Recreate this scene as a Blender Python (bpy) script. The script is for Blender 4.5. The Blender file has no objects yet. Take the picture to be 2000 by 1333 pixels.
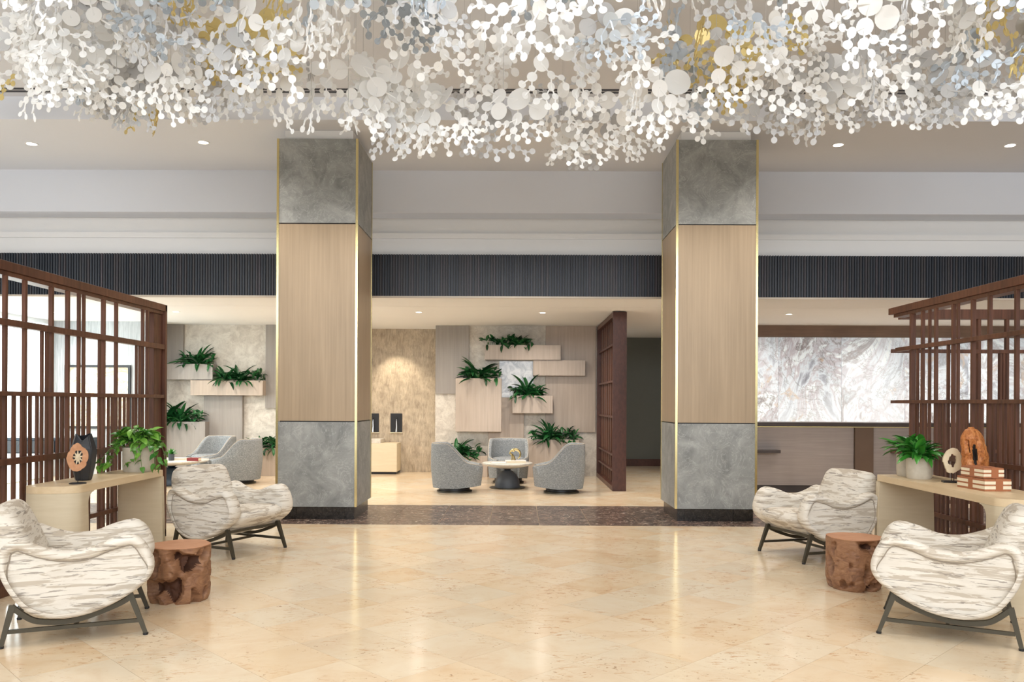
import bpy, bmesh, math, random
from mathutils import Vector, Matrix, noise, Euler
R=math.radians; PI=math.pi
scene=bpy.context.scene; COL=scene.collection
# ---------------------------------------------------------------- camera
HC=1.45; FPX=1600.0; CX,CY=1000.0,787.0
YAW=R(.358); ROLL=R(.27)
cd=bpy.data.cameras.new('camera'); cam=bpy.data.objects.new('camera',cd); COL.objects.link(cam)
cd.sensor_width=36; cd.lens=FPX/2000*36; cd.shift_x=0; cd.shift_y=(CY-666.5)/2000
cd.clip_start=.05; cd.clip_end=200
cam.matrix_world=Matrix.Translation((0,0,HC)) @ Matrix.Rotation(YAW,4,'Z') @ Matrix.Rotation(PI/2,4,'X') @ Matrix.Rotation(ROLL,4,'Z')
scene.camera=cam
MW=cam.matrix_world.to_3x3()
def P(px,py,X=None,Y=None,Z=None):          # photograph point -> real point on the plane X=, Y= or Z=
    d=MW @ Vector(((px-CX),-(py-CY),-FPX)); o=Vector((0,0,HC))
    t=X/d.x if X is not None else Y/d.y if Y is not None else (Z-HC)/d.z
    return o+d*t
# ---------------------------------------------------------------- world, lights, exposure
w=bpy.data.worlds.new('world'); scene.world=w; w.use_nodes=True
w.node_tree.nodes['Background'].inputs[0].default_value=(.86,.93,1,1)
w.node_tree.nodes['Background'].inputs[1].default_value=1.1
vs=scene.view_settings; vs.view_transform='Standard'; vs.look='None'; vs.gamma=1; vs.exposure=0.0; vs.use_curve_mapping=False
def area(name,loc,rot,sx,sy,power,col=(1,1,1),spread=180):
    l=bpy.data.lights.new(name,'AREA'); l.shape='RECTANGLE'; l.size=sx; l.size_y=sy; l.energy=power; l.color=col; l.spread=R(spread)
    o=bpy.data.objects.new(name,l); o.location=loc; o.rotation_euler=rot; COL.objects.link(o); return o
def spot(name,loc,power,col=(1,.86,.70),ang=85,blend=.8,rad=.06,aim=None):
    l=bpy.data.lights.new(name,'SPOT'); l.energy=power; l.color=col; l.spot_size=R(ang); l.spot_blend=blend; l.shadow_soft_size=rad
    o=bpy.data.objects.new(name,l); o.location=loc; COL.objects.link(o)
    if aim is not None:
        o.rotation_euler=(Vector(aim)-Vector(loc)).to_track_quat('-Z','Y').to_euler()
    return o
area('facade_daylight',(0,-5.5,2.6),(R(90),0,0),15,4.6,330,(.84,.92,1.0))
area('chandelier_fill',(0,-3.5,4.3),(R(97),0,0),13,1.2,280,(.96,.98,1.0),100)  # added lamp without a window behind it, brightens the chandelier discs
WARM=(1,.92,.83)
for X in (-6.36,-4.08,0.0,4.14,6.36):
    spot('downlight_mid_lamp',(X,10.63,4.74),150,WARM,95)
for Y,PW in ((1.2,115),(3.7,110),(9.1,170)):
    for X in (-5.5,-3.3,-1.1,1.1,3.3,5.5):
        spot('downlight_front_lamp',(X,Y,5.0),PW,WARM,112)
for X in (-8.0,-5.8,-3.7,-1.67,.42,2.6,4.59,6.7,8.8):
    spot('downlight_low_lamp',(X,13.85,2.9),150,WARM,150)
    spot('downlight_rear_lamp',(X,15.0,2.9),55,WARM,150)
for X in (-2.3,):
    spot('wall_wash_lamp',(X-.25,16.3,2.9),110,(1,.86,.66),75,.6,.03,aim=(X-.1,16.95,.9))
area('cove_upper',(0,12.08,3.66),(R(180),0,0),19,.2,7,(1,.96,.92))
# ---------------------------------------------------------------- helpers
def new(name,me,parent=None):
    o=bpy.data.objects.new(name,me); COL.objects.link(o)
    if parent is not None: o.parent=parent
    return o
def rootmat(o):
    while o.parent is not None: o=o.parent
    return o.matrix_basis
def smooth(me,ang=35):
    for p in me.polygons: p.use_smooth=True
    try: me.set_sharp_from_angle(angle=R(ang))
    except Exception: pass
def obj(name,bm,mat,parent=None,local=False,sm=False,ang=35):
    if parent is not None and not local: bm.transform(rootmat(parent).inverted())
    bmesh.ops.recalc_face_normals(bm,faces=bm.faces)
    me=bpy.data.meshes.new(name); bm.to_mesh(me); bm.free()
    for m in (mat if isinstance(mat,(list,tuple)) else [mat]): me.materials.append(m)
    if sm: smooth(me,ang)
    return new(name,me,parent)
def thing(name,label,cat,loc=(0,0,0),rz=0,group=None):
    o=new(name,None); o.empty_display_size=.1; o.location=loc; o.rotation_euler=(0,0,rz)
    o.matrix_basis=Matrix.Translation(loc)@Matrix.Rotation(rz,4,'Z')
    o['label']=label; o['category']=cat
    if group: o['group']=group
    return o
def tag(o,label,cat,group=None):
    o['label']=label; o['category']=cat
    if group: o['group']=group
    return o
def struct(name,bm,mat,parent=None,**k):
    o=obj(name,bm,mat,parent,**k)
    if parent is None: o['kind']='structure'
    return o
def dup(o,parent=None):
    c=o.copy(); COL.objects.link(c); c.parent=parent
    for ch in o.children: dup(ch,c)
    return c
def BM(): return bmesh.new()
def box(bm,x0,x1,y0,y1,z0,z1,bev=0,seg=1,mi=0,M=None):
    vs_=[bm.verts.new(((x0,x1)[i&1],(y0,y1)[i>>1&1],(z0,z1)[i>>2&1])) for i in range(8)]
    fs=[bm.faces.new([vs_[i] for i in q]) for q in ((0,2,3,1),(4,5,7,6),(0,1,5,4),(2,6,7,3),(0,4,6,2),(1,3,7,5))]
    for f in fs: f.material_index=mi
    if M is not None:
        for v in vs_: v.co=M@v.co
    if bev: bmesh.ops.bevel(bm,geom=list({e for f in fs for e in f.edges}),offset=bev,segments=seg,profile=.5,affect='EDGES')
    return bm
def B(*a,**k): return box(BM(),*a,**k)
def tube(bm,pts,r,n=8,closed=False,square=False,flat=1.0):
    pts=[Vector(p) for p in pts]; N=len(pts); rings=[]
    rs=r if isinstance(r,(list,tuple)) else [r]*N
    pu=None
    for i,p in enumerate(pts):
        t=(pts[(i+1)%N]-pts[i-1]) if closed else (pts[min(i+1,N-1)]-pts[max(i-1,0)])
        t.normalize()
        if pu is None:
            a=Vector((0,0,1)) if abs(t.z)<.9 else Vector((1,0,0)); u=t.cross(a).normalized()
        else: u=(pu-t*pu.dot(t)).normalized()
        pu=u; v=t.cross(u)
        off=PI/n if square else 0
        rings.append([bm.verts.new(p+(u*math.cos(2*PI*k/n+off)+v*math.sin(2*PI*k/n+off)*flat)*rs[i]) for k in range(n)])
    M_=N if closed else N-1
    for i in range(M_):
        a,b=rings[i],rings[(i+1)%N]
        for k in range(n): bm.faces.new((a[k],a[(k+1)%n],b[(k+1)%n],b[k]))
    if not closed: bm.faces.new(rings[0][::-1]); bm.faces.new(rings[-1])
    return bm
def lathe(bm,prof,n=24,c=(0,0,0),cap=True,sx=1,sy=1,rot=0):
    rings=[[bm.verts.new((c[0]+sx*r*math.cos(2*PI*k/n+rot),c[1]+sy*r*math.sin(2*PI*k/n+rot),c[2]+z)) for k in range(n)] for r,z in prof]
    for a,b in zip(rings,rings[1:]):
        for k in range(n): bm.faces.new((a[k],a[(k+1)%n],b[(k+1)%n],b[k]))
    if cap: bm.faces.new(rings[0][::-1]); bm.faces.new(rings[-1])
    return bm
def catmull(pts,per=4,closed=True):
    out=[]; N=len(pts)
    for i in range(N if closed else N-1):
        g=lambda j: Vector(pts[j%N]) if closed else Vector(pts[max(0,min(N-1,j))])
        p0,p1,p2,p3=g(i-1),g(i),g(i+1),g(i+2)
        for k in range(per):
            t=k/per
            out.append(.5*((2*p1)+(p2-p0)*t+(2*p0-5*p1+4*p2-p3)*t*t+(3*p1-p0-3*p2+p3)*t**3))
    if not closed: out.append(Vector(pts[-1]))
    return out
# ---------------------------------------------------------------- materials
MATS={}
def lin(c):
    if isinstance(c,str): c=tuple(int(c[i:i+2],16)/255 for i in (0,2,4))
    return tuple((x/12.92 if x<=.04045 else ((x+.055)/1.055)**2.4) for x in c)+(1,)
class NT:
    def __init__(s,name,rough=.6,metal=0,spec=.5,coat=0):
        s.m=bpy.data.materials.new(name); s.m.use_nodes=True; s.t=s.m.node_tree; s.b=s.t.nodes['Principled BSDF']
        s.b.inputs['Roughness'].default_value=rough; s.b.inputs['Metallic'].default_value=metal
        s.b.inputs['Specular IOR Level'].default_value=spec; s.b.inputs['Coat Weight'].default_value=coat
    def n(s,ty,**k):
        nd=s.t.nodes.new(ty)
        for a,v in k.items():
            if a in nd.inputs.keys() if isinstance(a,str) else False: nd.inputs[a].default_value=v
            else: setattr(nd,a,v)
        return nd
    def l(s,a,b): s.t.links.new(a,b)
    def coord(s,scale=(1,1,1),kind='Object',rot=(0,0,0),vary=0):
        tc=s.n('ShaderNodeTexCoord'); mp=s.n('ShaderNodeMapping'); mp.inputs['Scale'].default_value=scale; mp.inputs['Rotation'].default_value=rot
        src=tc.outputs[kind]
        if vary:
            oi=s.n('ShaderNodeObjectInfo'); mu=s.n('ShaderNodeVectorMath',operation='MULTIPLY_ADD')
            cb=s.n('ShaderNodeCombineXYZ')
            for i in range(3): s.l(oi.outputs['Random'],cb.inputs[i])
            s.l(cb.outputs[0],mu.inputs[0]); mu.inputs[1].default_value=(vary,vary*1.7,vary*.6); s.l(src,mu.inputs[2]); src=mu.outputs[0]
        s.l(src,mp.inputs[0]); return mp.outputs[0]
    def noise(s,vec,scale,detail=4,rough=.55,dist=0):
        nd=s.n('ShaderNodeTexNoise'); nd.inputs['Scale'].default_value=scale; nd.inputs['Detail'].default_value=detail
        nd.inputs['Roughness'].default_value=rough; nd.inputs['Distortion'].default_value=dist; s.l(vec,nd.inputs['Vector']); return nd.outputs['Fac']
    def ramp(s,fac,stops,interp='LINEAR'):
        nd=s.n('ShaderNodeValToRGB'); cr=nd.color_ramp; cr.interpolation=interp
        while len(cr.elements)<len(stops): cr.elements.new(.5)
        for e,(p,c) in zip(cr.elements,stops): e.position=p; e.color=lin(c) if not isinstance(c,(int,float)) else (c,c,c,1)
        s.l(fac,nd.inputs[0]); return nd.outputs[0]
    def mix(s,fac,a,b,blend='MIX'):
        nd=s.n('ShaderNodeMix',data_type='RGBA',blend_type=blend)
        for v,i in ((fac,0),(a,6),(b,7)):
            if isinstance(v,bpy.types.NodeSocket): s.l(v,nd.inputs[i])
            elif isinstance(v,(int,float)) and i==0: nd.inputs[0].default_value=v
            else: nd.inputs[i].default_value=lin(v)
        return nd.outputs[2]
    def bump(s,h,strength=.2,dist=.01):
        nd=s.n('ShaderNodeBump'); nd.inputs['Strength'].default_value=strength; nd.inputs['Distance'].default_value=dist
        s.l(h,nd.inputs['Height']); s.l(nd.outputs[0],s.b.inputs['Normal'])
    def col(s,c): s.l(c,s.b.inputs['Base Color']); return s
def plain(name,c,rough=.6,metal=0,spec=.5,var=.05,scale=6,emit=0):
    t=NT(name,rough,metal,spec)
    c0=lin(c); v=t.coord()
    f=t.noise(v,scale,3)
    nd=t.n('ShaderNodeHueSaturation'); nd.inputs['Color'].default_value=c0
    mr=t.n('ShaderNodeMapRange'); mr.inputs[1].default_value=.3; mr.inputs[2].default_value=.7; mr.inputs[3].default_value=1-var; mr.inputs[4].default_value=1+var
    t.l(f,mr.inputs[0]); t.l(mr.outputs[0],nd.inputs['Value']); t.l(nd.outputs[0],t.b.inputs['Base Color'])
    if emit: t.b.inputs['Emission Color'].default_value=c0; t.b.inputs['Emission Strength'].default_value=emit
    return t.m
def wood(name,c1,c2,scale=(30,30,1.2),rough=.5,vary=0,spec=.4,bump=.05):
    t=NT(name,rough,0,spec); v=t.coord(scale,vary=vary)
    a=t.noise(v,1.0,5,.6,.4); b=t.noise(t.coord((2.2,2.2,.6),vary=vary),1.2,2)
    c=t.ramp(a,[(.3,c1),(.7,c2)]); c=t.mix(.35,c,t.ramp(b,[(.35,c1),(.65,c2)])); t.col(c)
    if bump: t.bump(a,bump,.004)
    return t.m
M_ceil=plain('ceiling_paint','dcdfe5',.9,var=.01,scale=1)
M_white=plain('white_paint','e9e8e6',.85,var=.01,scale=1)
M_trimbeige=plain('beige_trim','bfb4a4',.5)
M_black=plain('black_metal','15161a',.45)
M_greywall=plain('grey_green_paint','6c6e68',.85,var=.02)
M_panel=wood('taupe_wood_veneer','a79889','beafa1',(26,26,1.0),.45)
M_colwood=wood('column_wood_veneer','97846b','b09b80',(30,30,.8),.42)
M_panelgrey=wood('grey_wood_panel','8f8983','a39c95',(26,26,1.0),.5)
M_dark=wood('walnut_screen_wood','452a1f','764d39',(30,30,2.0),.38,vary=3)
M_darkend=wood('dark_partition_wood','40261f','5d3a30',(30,3,14),.42,vary=3)
M_desk=wood('desk_grey_veneer','8a817e','9f9692',(1.2,30,30),.45)
M_deskdark=wood('desk_dark_wood','3b3433','4f4643',(1.2,30,30),.4)
M_bronze=plain('bronze_panel','675446',.35,metal=.3)
M_topwood=wood('reception_wood_trim','7a6456','8f7767',(1.2,20,20),.5)
M_brass=NT('brass',.25,1).m; M_brass.node_tree.nodes['Principled BSDF'].inputs['Base Color'].default_value=lin('dccb94')
M_frame=plain('olive_bronze_metal','4c473b',.38,metal=.5)
M_console=wood('console_oak','cdbd9f','d9cbb0',(3,3,26),.5,bump=.02)
M_consoletop=wood('console_top_oak','d6bd95','e3cdaa',(30,1.4,30),.42,bump=.02)
M_steel=NT('steel',.22,1).m; M_steel.node_tree.nodes['Principled BSDF'].inputs['Base Color'].default_value=(.7,.7,.7,1)
M_lamp=plain('lamp_lens','fff6e8',.5,emit=14)
M_cream=plain('cream_inlay','f1e3c6',.5); M_leather=plain('tan_leather','ab6b45',.5,var=.08)
M_boxwood=wood('brown_box_wood','9d6040','b57853',(30,30,30),.5)
M_soil=plain('soil','3a2c20',.9,var=.2)
M_tealdark=plain('dark_teal_lacquer','2a3b49',.35)
M_dgrey=plain('charcoal_stone','464a50',.5,var=.1)
def m_floor():
    t=NT('beige_marble_tile',.16,0,.5); v0=t.coord()
    at=t.n('ShaderNodeAttribute',attribute_name='rnd'); cb=t.n('ShaderNodeCombineXYZ')
    t.l(at.outputs['Fac'],cb.inputs[0]); t.l(at.outputs['Fac'],cb.inputs[2])
    ma=t.n('ShaderNodeVectorMath',operation='MULTIPLY_ADD'); t.l(cb.outputs[0],ma.inputs[0]); ma.inputs[1].default_value=(13,7,31); t.l(v0,ma.inputs[2]); v=ma.outputs[0]
    big=t.noise(v,2.6,5,.6,.8)
    c=t.ramp(big,[(.30,'e6d7bc'),(.5,'e0caa8'),(.68,'d4b289')])
    tint=t.ramp(at.outputs['Fac'],[(0,'d9cfbc'),(.35,'e8dcc6'),(.7,'e6d0b3'),(1,'dcc5a6')])
    c=t.mix(.5,c,tint)
    mp=t.n('ShaderNodeMapping'); mp.inputs['Scale'].default_value=(1,2.2,1); t.l(v,mp.inputs[0])
    fl=t.noise(mp.outputs[0],13,6,.7,.6); patch=t.noise(v,3.0,2)
    f1=t.ramp(fl,[(.54,0.0),(.68,.75)]); f2=t.ramp(patch,[(.42,0.0),(.60,1.0)])
    mu=t.n('ShaderNodeMath',operation='MULTIPLY'); t.l(f1,mu.inputs[0]); t.l(f2,mu.inputs[1])
    c=t.mix(mu.outputs[0],c,'bb8450')
    f3=t.noise(v,30,3,.7); f4=t.ramp(f3,[(.64,0.0),(.68,.8)])
    m2=t.n('ShaderNodeMath',operation='MULTIPLY'); t.l(f4,m2.inputs[0]); t.l(f2,m2.inputs[1])
    c=t.mix(m2.outputs[0],c,'8f6a45')
    t.col(c); return t.m
M_tile=m_floor(); M_grout=plain('tile_grout','b9a487',.8)
def m_darktile():
    t=NT('dark_emperador_tile',.25,0,.3); v=t.coord((1,1.2,1),vary=9)
    a=t.noise(v,6,8,.75,1.6); c=t.ramp(a,[(.34,'2a201e'),(.5,'55453e'),(.62,'8d7263')])
    s=t.noise(v,11,7,.8,2.0); c=t.mix(t.ramp(s,[(.56,0.0),(.60,.95)]),c,'c4b8ab'); t.col(c); return t.m
M_dtile=m_darktile()
def m_stone(name,c1,c2,c3,sc=2.2,vein='b9b9b6',rough=.45):
    t=NT(name,rough); v=t.coord((1,1,1),vary=5)
    a=t.noise(v,sc,8,.65,1.0); c=t.ramp(a,[(.32,c1),(.5,c2),(.68,c3)])
    ve=t.noise(v,sc*1.1,6,.6,2.2); mr=t.ramp(ve,[(.485,0.0),(.5,.45),(.515,0.0)]); c=t.mix(mr,c,vein)
    fine=t.noise(v,40,3,.7); c=t.mix(.12,c,t.ramp(fine,[(.3,c1),(.7,c3)])); t.col(c); return t.m
M_grey=m_stone('grey_marble','757775','8e908d','a6a7a4',3.2,'c4c4c1')
M_plinth=m_stone('black_plinth_marble','141414','232120','3c3632',6,'6a625c',.25)
M_trav=m_stone('pale_travertine','b5aca0','cfc7bb','e0dace',5,'8d8478',.6)
def m_split():
    t=NT('split_face_stone',.8); v=t.coord((20,20,4.5)); a=t.noise(v,1,8,.75,1.4); b=t.noise(t.coord((1,1,1)),7,5)
    c=t.ramp(a,[(.3,'877a6b'),(.5,'b5a692'),(.7,'d6c8b2')]); c=t.mix(.3,c,t.ramp(b,[(.35,'8c7c6a'),(.65,'d8cab2')])); t.col(c); t.bump(a,.7,.02); return t.m
M_split=m_split()
def m_onyx():
    t=NT('grey_onyx',.25); v=t.coord((1,1,1),vary=4)
    w1=t.noise(v,.75,7,.6,2.2); c=t.ramp(w1,[(.28,'56585f'),(.38,'8f929c'),(.45,'c6ced4'),(.52,'a9a3a8'),(.58,'dbe3e6'),(.65,'857a7a'),(.74,'bcc6cc')])
    g=t.noise(v,1.2,6,.6,2.4); c=t.mix(t.ramp(g,[(.60,0.0),(.66,.7),(.72,0.0)]),c,'a98a62')
    r=t.noise(v,1.3,8,.7,1.6); c=t.mix(t.ramp(r,[(.485,0.0),(.5,.8),(.515,0.0)]),c,'5b5652')
    l=t.noise(v,.5,2); c=t.mix(t.ramp(l,[(.4,0.0),(.7,.55)]),c,'dfe8ee')
    t.col(c); t.l(c,t.b.inputs['Emission Color']); t.b.inputs['Emission Strength'].default_value=.42; return t.m
M_onyx=m_onyx()
def m_fabric():
    t=NT('streaked_cream_fabric',.9,0,.2); v=t.coord((2.5,2.5,25))
    base=t.ramp(t.noise(t.coord((2.4,2.4,12)),1.6,3),[(.35,'d9d2c6'),(.6,'e3ddd2')])
    a=t.noise(v,1.5,4,.62,.9); c=t.mix(t.ramp(a,[(.52,0.0),(.56,.8)]),base,'b9ad9c')
    v2=t.coord((3.3,3.3,34)); b=t.noise(v2,1.3,4,.65,1.1); c=t.mix(t.ramp(b,[(.585,0.0),(.62,.75)]),c,'8b8279')
    t.col(c); t.bump(t.noise(t.coord((1,1,1)),420,2),.12,.003); return t.m
M_fabric=m_fabric(); M_seam=plain('taupe_seam','9d9284',.9)
def m_tweed():
    t=NT('grey_tweed',.95,0,.2); v=t.coord((34,34,80)); a=t.noise(v,1.4,6,.8)
    t.col(t.ramp(a,[(.3,'5d6164'),(.5,'868a8c'),(.70,'bcbebd')])); t.bump(a,.2,.004); return t.m
M_tweed=m_tweed()
def m_stump():
    t=NT('stump_root_wood',.55); v=t.coord((5,5,12)); a=t.noise(v,1.5,7,.7,1.5)
    c=t.ramp(a,[(.25,'50372a'),(.42,'875f44'),(.7,'a97f5d')])
    t.col(c); t.bump(a,.4,.01); return t.m
M_stump=m_stump()
M_stumptop=wood('stump_top_wood','b07a57','c69370',(9,9,9),.5)
def m_burl():
    t=NT('orange_burl_wood',.5); v=t.coord((22,22,14)); a=t.noise(v,1.4,7,.7,1.4)
    t.col(t.ramp(a,[(.28,'4a2413'),(.45,'a9622c'),(.6,'c9854a'),(.75,'dba468')])); t.bump(a,.4,.006); return t.m
M_burl=m_burl(); M_nearblack=plain('near_black_wood','1d1613',.8,var=.2)
M_slice=wood('pale_slice_wood','d9c7a4','eadcc0',(20,20,20),.6)
M_sliceorange=wood('root_slice_wood','b17a52','d6a27a',(26,26,26),.6)
M_vase=plain('graphite_ceramic','2b2d31',.32,spec=.5)
M_pot=wood('speckled_pot_clay','bdb3a1','cfc6b6',(24,24,24),.7)
def m_leaf(name,c1,c2,rough=.35):
    t=NT(name,rough,0,.5); oi=t.n('ShaderNodeObjectInfo'); t.col(t.ramp(oi.outputs['Random'],[(0,c1),(1,c2)]))
    return t.m
M_pothos=m_leaf('pothos_leaf','2a6b22','83b94a'); M_lily=m_leaf('lily_leaf','1b5f20','4fa03c'); M_drac=m_leaf('dark_leaf','0f3a1c','2b6b36')
M_stem=plain('green_stem','5c7a3c',.6)
def m_disc(name,c,rough,metal=0,trans=0):
    t=NT(name,rough,metal); t.b.inputs['Base Color'].default_value=lin(c)
    return t.m
M_dw=m_disc('white_lacquer_disc','f7f7f5',.45); M_ds=m_disc('silver_blue_disc','c6d0da',.3,.25); M_dg=m_disc('gilded_disc','dcc684',.35,.35); M_dq=m_disc('pale_grey_disc','c9c9c9',.4); M_dshade=m_disc('shaded_grey_disc','8f9497',.4,.1)  # last, mid grey one: shade on unlit disc backs put into the colour
def m_paper():
    t=NT('grey_stripe_wallpaper',.8); v=t.coord((42,42,1.6)); a=t.noise(v,1.2,5,.7,.8)
    t.col(t.ramp(a,[(.35,'9fa3a6'),(.6,'c3c6c8')])); return t.m
M_paper=m_paper()
def m_art():
    t=NT('abstract_art_print',.4); v=t.coord((1.3,1.3,1.3)); a=t.noise(v,1.6,6,.6,2.5)
    t.col(t.ramp(a,[(.3,'efeae0'),(.45,'e9e2d4'),(.52,'b39a74'),(.56,'ddd3c2'),(.66,'8e8372'),(.72,'f0ece4')])); return t.m
M_art=m_art()
def m_flute():
    t=NT('charcoal_fluted_wood',.5); at=t.n('ShaderNodeAttribute',attribute_name='rnd')
    t.col(t.ramp(at.outputs['Fac'],[(0,'252c36'),(.5,'353b45'),(.8,'3b3a3e'),(1,'46424a')])); return t.m
M_flute=m_flute()
# ================================================================ SETTING
rng=random.Random(7)
# ---- floor: slab + diagonal marble tiles + dark border tiles
floor=struct('floor',B(-12,12,-6,20.5,-.12,-.006),M_grout)
YS0,YS1=9.68,11.53
def clip(poly,ax,val,keep_less):
    out=[]
    for i,a in enumerate(poly):
        b=poly[(i+1)%len(poly)]
        ina=(a[ax]<=val) if keep_less else (a[ax]>=val); inb=(b[ax]<=val) if keep_less else (b[ax]>=val)
        if ina: out.append(a)
        if ina!=inb:
            t=(val-a[ax])/(b[ax]-a[ax]); out.append((a[0]+(b[0]-a[0])*t,a[1]+(b[1]-a[1])*t))
    return out
S=.46; OX,OY=.656,4.905; gap=.0012
def diag(xmin,xmax,ymin,ymax):
    res=[]; h=S/math.sqrt(2)
    for i in range(-70,70):
        for j in range(-70,70):
            cx=OX+(i-j)*h; cy=OY-h+(i+j)*h
            if cx<xmin-h or cx>xmax+h or cy<ymin-h or cy>ymax+h: continue
            q=h-gap; poly=[(cx,cy-q),(cx+q,cy),(cx,cy+q),(cx-q,cy)]
            for ax,v,l in ((0,xmin,0),(0,xmax,1),(1,ymin,0),(1,ymax,1)):
                poly=clip(poly,ax,v,l)
                if len(poly)<3: break
            if len(poly)>=3:
                ar=abs(sum(poly[k-1][0]*poly[k][1]-poly[k][0]*poly[k-1][1] for k in range(len(poly))))/2
                if ar>.002: res.append((cx,cy,poly))
    return res
def tile_mesh(name,items,mat,z0=-.006,z1=0):
    V=[];F=[];A=[]
    for poly,rv in items:
        n=len(poly); b=len(V)
        V+=[(x,y,z1) for x,y in poly]+[(x,y,z0) for x,y in poly]
        F.append(tuple(range(b,b+n))); A.append(rv)
        for k in range(n): F.append((b+k,b+n+k,b+n+(k+1)%n,b+(k+1)%n)); A.append(rv)
    me=bpy.data.meshes.new(name); me.from_pydata(V,[],F); me.materials.append(mat)
    at=me.attributes.new('rnd','FLOAT','FACE'); at.data.foreach_set('value',A); return me
def ccw(p):
    s=sum(p[k-1][0]*p[k][1]-p[k][0]*p[k-1][1] for k in range(len(p))); return p if s>0 else p[::-1]
front=[(cx,cy,ccw(p)) for cx,cy,p in diag(-11,11,-6,YS0)]
def vis(cx,cy): return cy>3.9 and abs(cx)<cy*.66+.3
fv=sorted([t for t in front if vis(t[0],t[1])],key=lambda t:t[1])[:290]
keep=set((t[0],t[1]) for t in fv)
for cx,cy,p in fv:
    new('marble_tile',tile_mesh('marble_tile',[(p,rng.random())],M_tile),floor)
rest=[(p,rng.random()) for cx,cy,p in front if (cx,cy) not in keep]
rest+=[(ccw(p),rng.random()) for cx,cy,p in diag(-11,11,YS1,20)]
o=new('far_marble_tiles',tile_mesh('far_marble_tiles',rest,M_tile),floor); o['kind']='stuff'
for k in range(-18,19):
    x0=-.03+(k-.5)*.602+.001; x0-= .0
    x0=.273+ (k-1)*.602+.003; x1=x0+.596
    for (ya,yb) in ((YS0+.002,YS1-.002),):
        new('dark_marble_tile',tile_mesh('dark_marble_tile',[([(x0,ya),(x1,ya),(x1,yb),(x0,yb)],0)],M_dtile),floor)
# ---- ceilings
Zh,Zm,Zl=5.08,4.81,2.97
ceil=struct('ceiling',B(-12,12,-6,9.74,Zh,Zh+.2),M_ceil)
struct('ceiling_middle',B(-12,12,9.74,11.87,Zm,Zh+.2),M_ceil,None)
for ya in (9.47,9.55):
    bm=B(-12,12,ya,ya+.045,Zh-.006,Zh+.002); o=struct('linear_air_slot',bm,M_black,ceil)
b=BM(); box(b,-12,12,11.87,12.25,4.2,5.0); struct('trim_1',b,M_ceil)
b=BM(); box(b,-12,12,12.27,12.6,3.975,5.0); box(b,-12,12,12.21,12.6,3.895,3.975); box(b,-12,12,12.25,12.6,3.2,3.895); struct('trim_2',b,M_white)
low=struct('ceiling_low',B(-12,12,11.935,12.99,Zl,Zl+.2),M_white)
struct('ceiling_panel',B(-12,12,13.0,20,Zl,Zl+.2),M_white,low)
struct('recess_line',B(-12,12,12.98,13.01,Zl+.03,Zl+.2),M_trimbeige,low)
# fluted bulkhead
bk=struct('trim_3',B(-12,12,11.93,12.1,2.995,3.6),M_black)
pitch=.0385; V=[];F=[];A=[]; x=-11.9
while x<11.9:
    d=.016+.004*rng.random(); wd=.026
    base=len(V)
    for z in (2.997,3.605):
        V+=[(x,11.93,z),(x+.004,11.93-d,z),(x+wd-.004,11.93-d,z),(x+wd,11.93,z)]
    rv=rng.random()
    for q in ((0,1,5,4),(1,2,6,5),(2,3,7,6),(4,5,6,7),(3,2,1,0)): F.append(tuple(base+i for i in q)); A.append(rv)
    x+=pitch
me=bpy.data.meshes.new('fluted_slats'); me.from_pydata(V,[],F); me.materials.append(M_flute); me.attributes.new('rnd','FLOAT','FACE').data.foreach_set('value',A)
o=new('fluted_slats',me,bk); o['kind']='stuff'
struct('edge_strip',B(-12,12,11.905,11.94,2.968,2.996),M_trimbeige,bk)
# ---- walls
YB=16.22
struct('wall_left',B(-9.1,-8.87,-6,20,0,5.3),M_white)
struct('wall_right',B(11,11.2,-6,20,0,5.3),M_white)
struct('wall_back_art',B(-8.87,-6.95,15.62,15.8,0,Zl),M_paper)
struct('wall_back_planter_left',B(-7.2,-3.95,YB,YB+.2,0,Zl),M_trav)
struct('wall_back_stone',B(-3.95,-1.62,16.97,17.2,0,Zl),M_split)
struct('wall_return_left',B(-4.0,-3.95,YB,17.0,0,Zl),M_white)
wc=struct('wall_back_planter_center',B(-1.62,1.575,YB,YB+.7,0,Zl),M_trav)
struct('wall_back_corridor',B(1.5,4.2,18.99,19.2,0,Zl),M_greywall)
struct('baseboard_corridor',B(1.575,4.1,18.95,18.99,0,.16,.005),M_darkend)
struct('wall_corridor_right',B(4.0,4.15,15.9,19,0,Zl),M_greywall)
struct('wall_back_reception',B(4.0,11,15.9,16.1,0,Zl),M_white)
struct('trim_4',B(4.02,11,15.84,15.9,2.745,Zl),M_topwood)
onyx=struct('trim_5',B(4.02,11,15.86,15.899,.9,2.742),M_white)
xs=[4.02]; x=P(1520,740,Y=15.84).x
while x<11: xs.append(x); x+=1.215
xs.append(11)
for a,c in zip(xs,xs[1:]): obj('onyx_panel',B(a+.003,c-.003,15.83,15.86,.95,2.735,.002),M_onyx,onyx)
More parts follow.
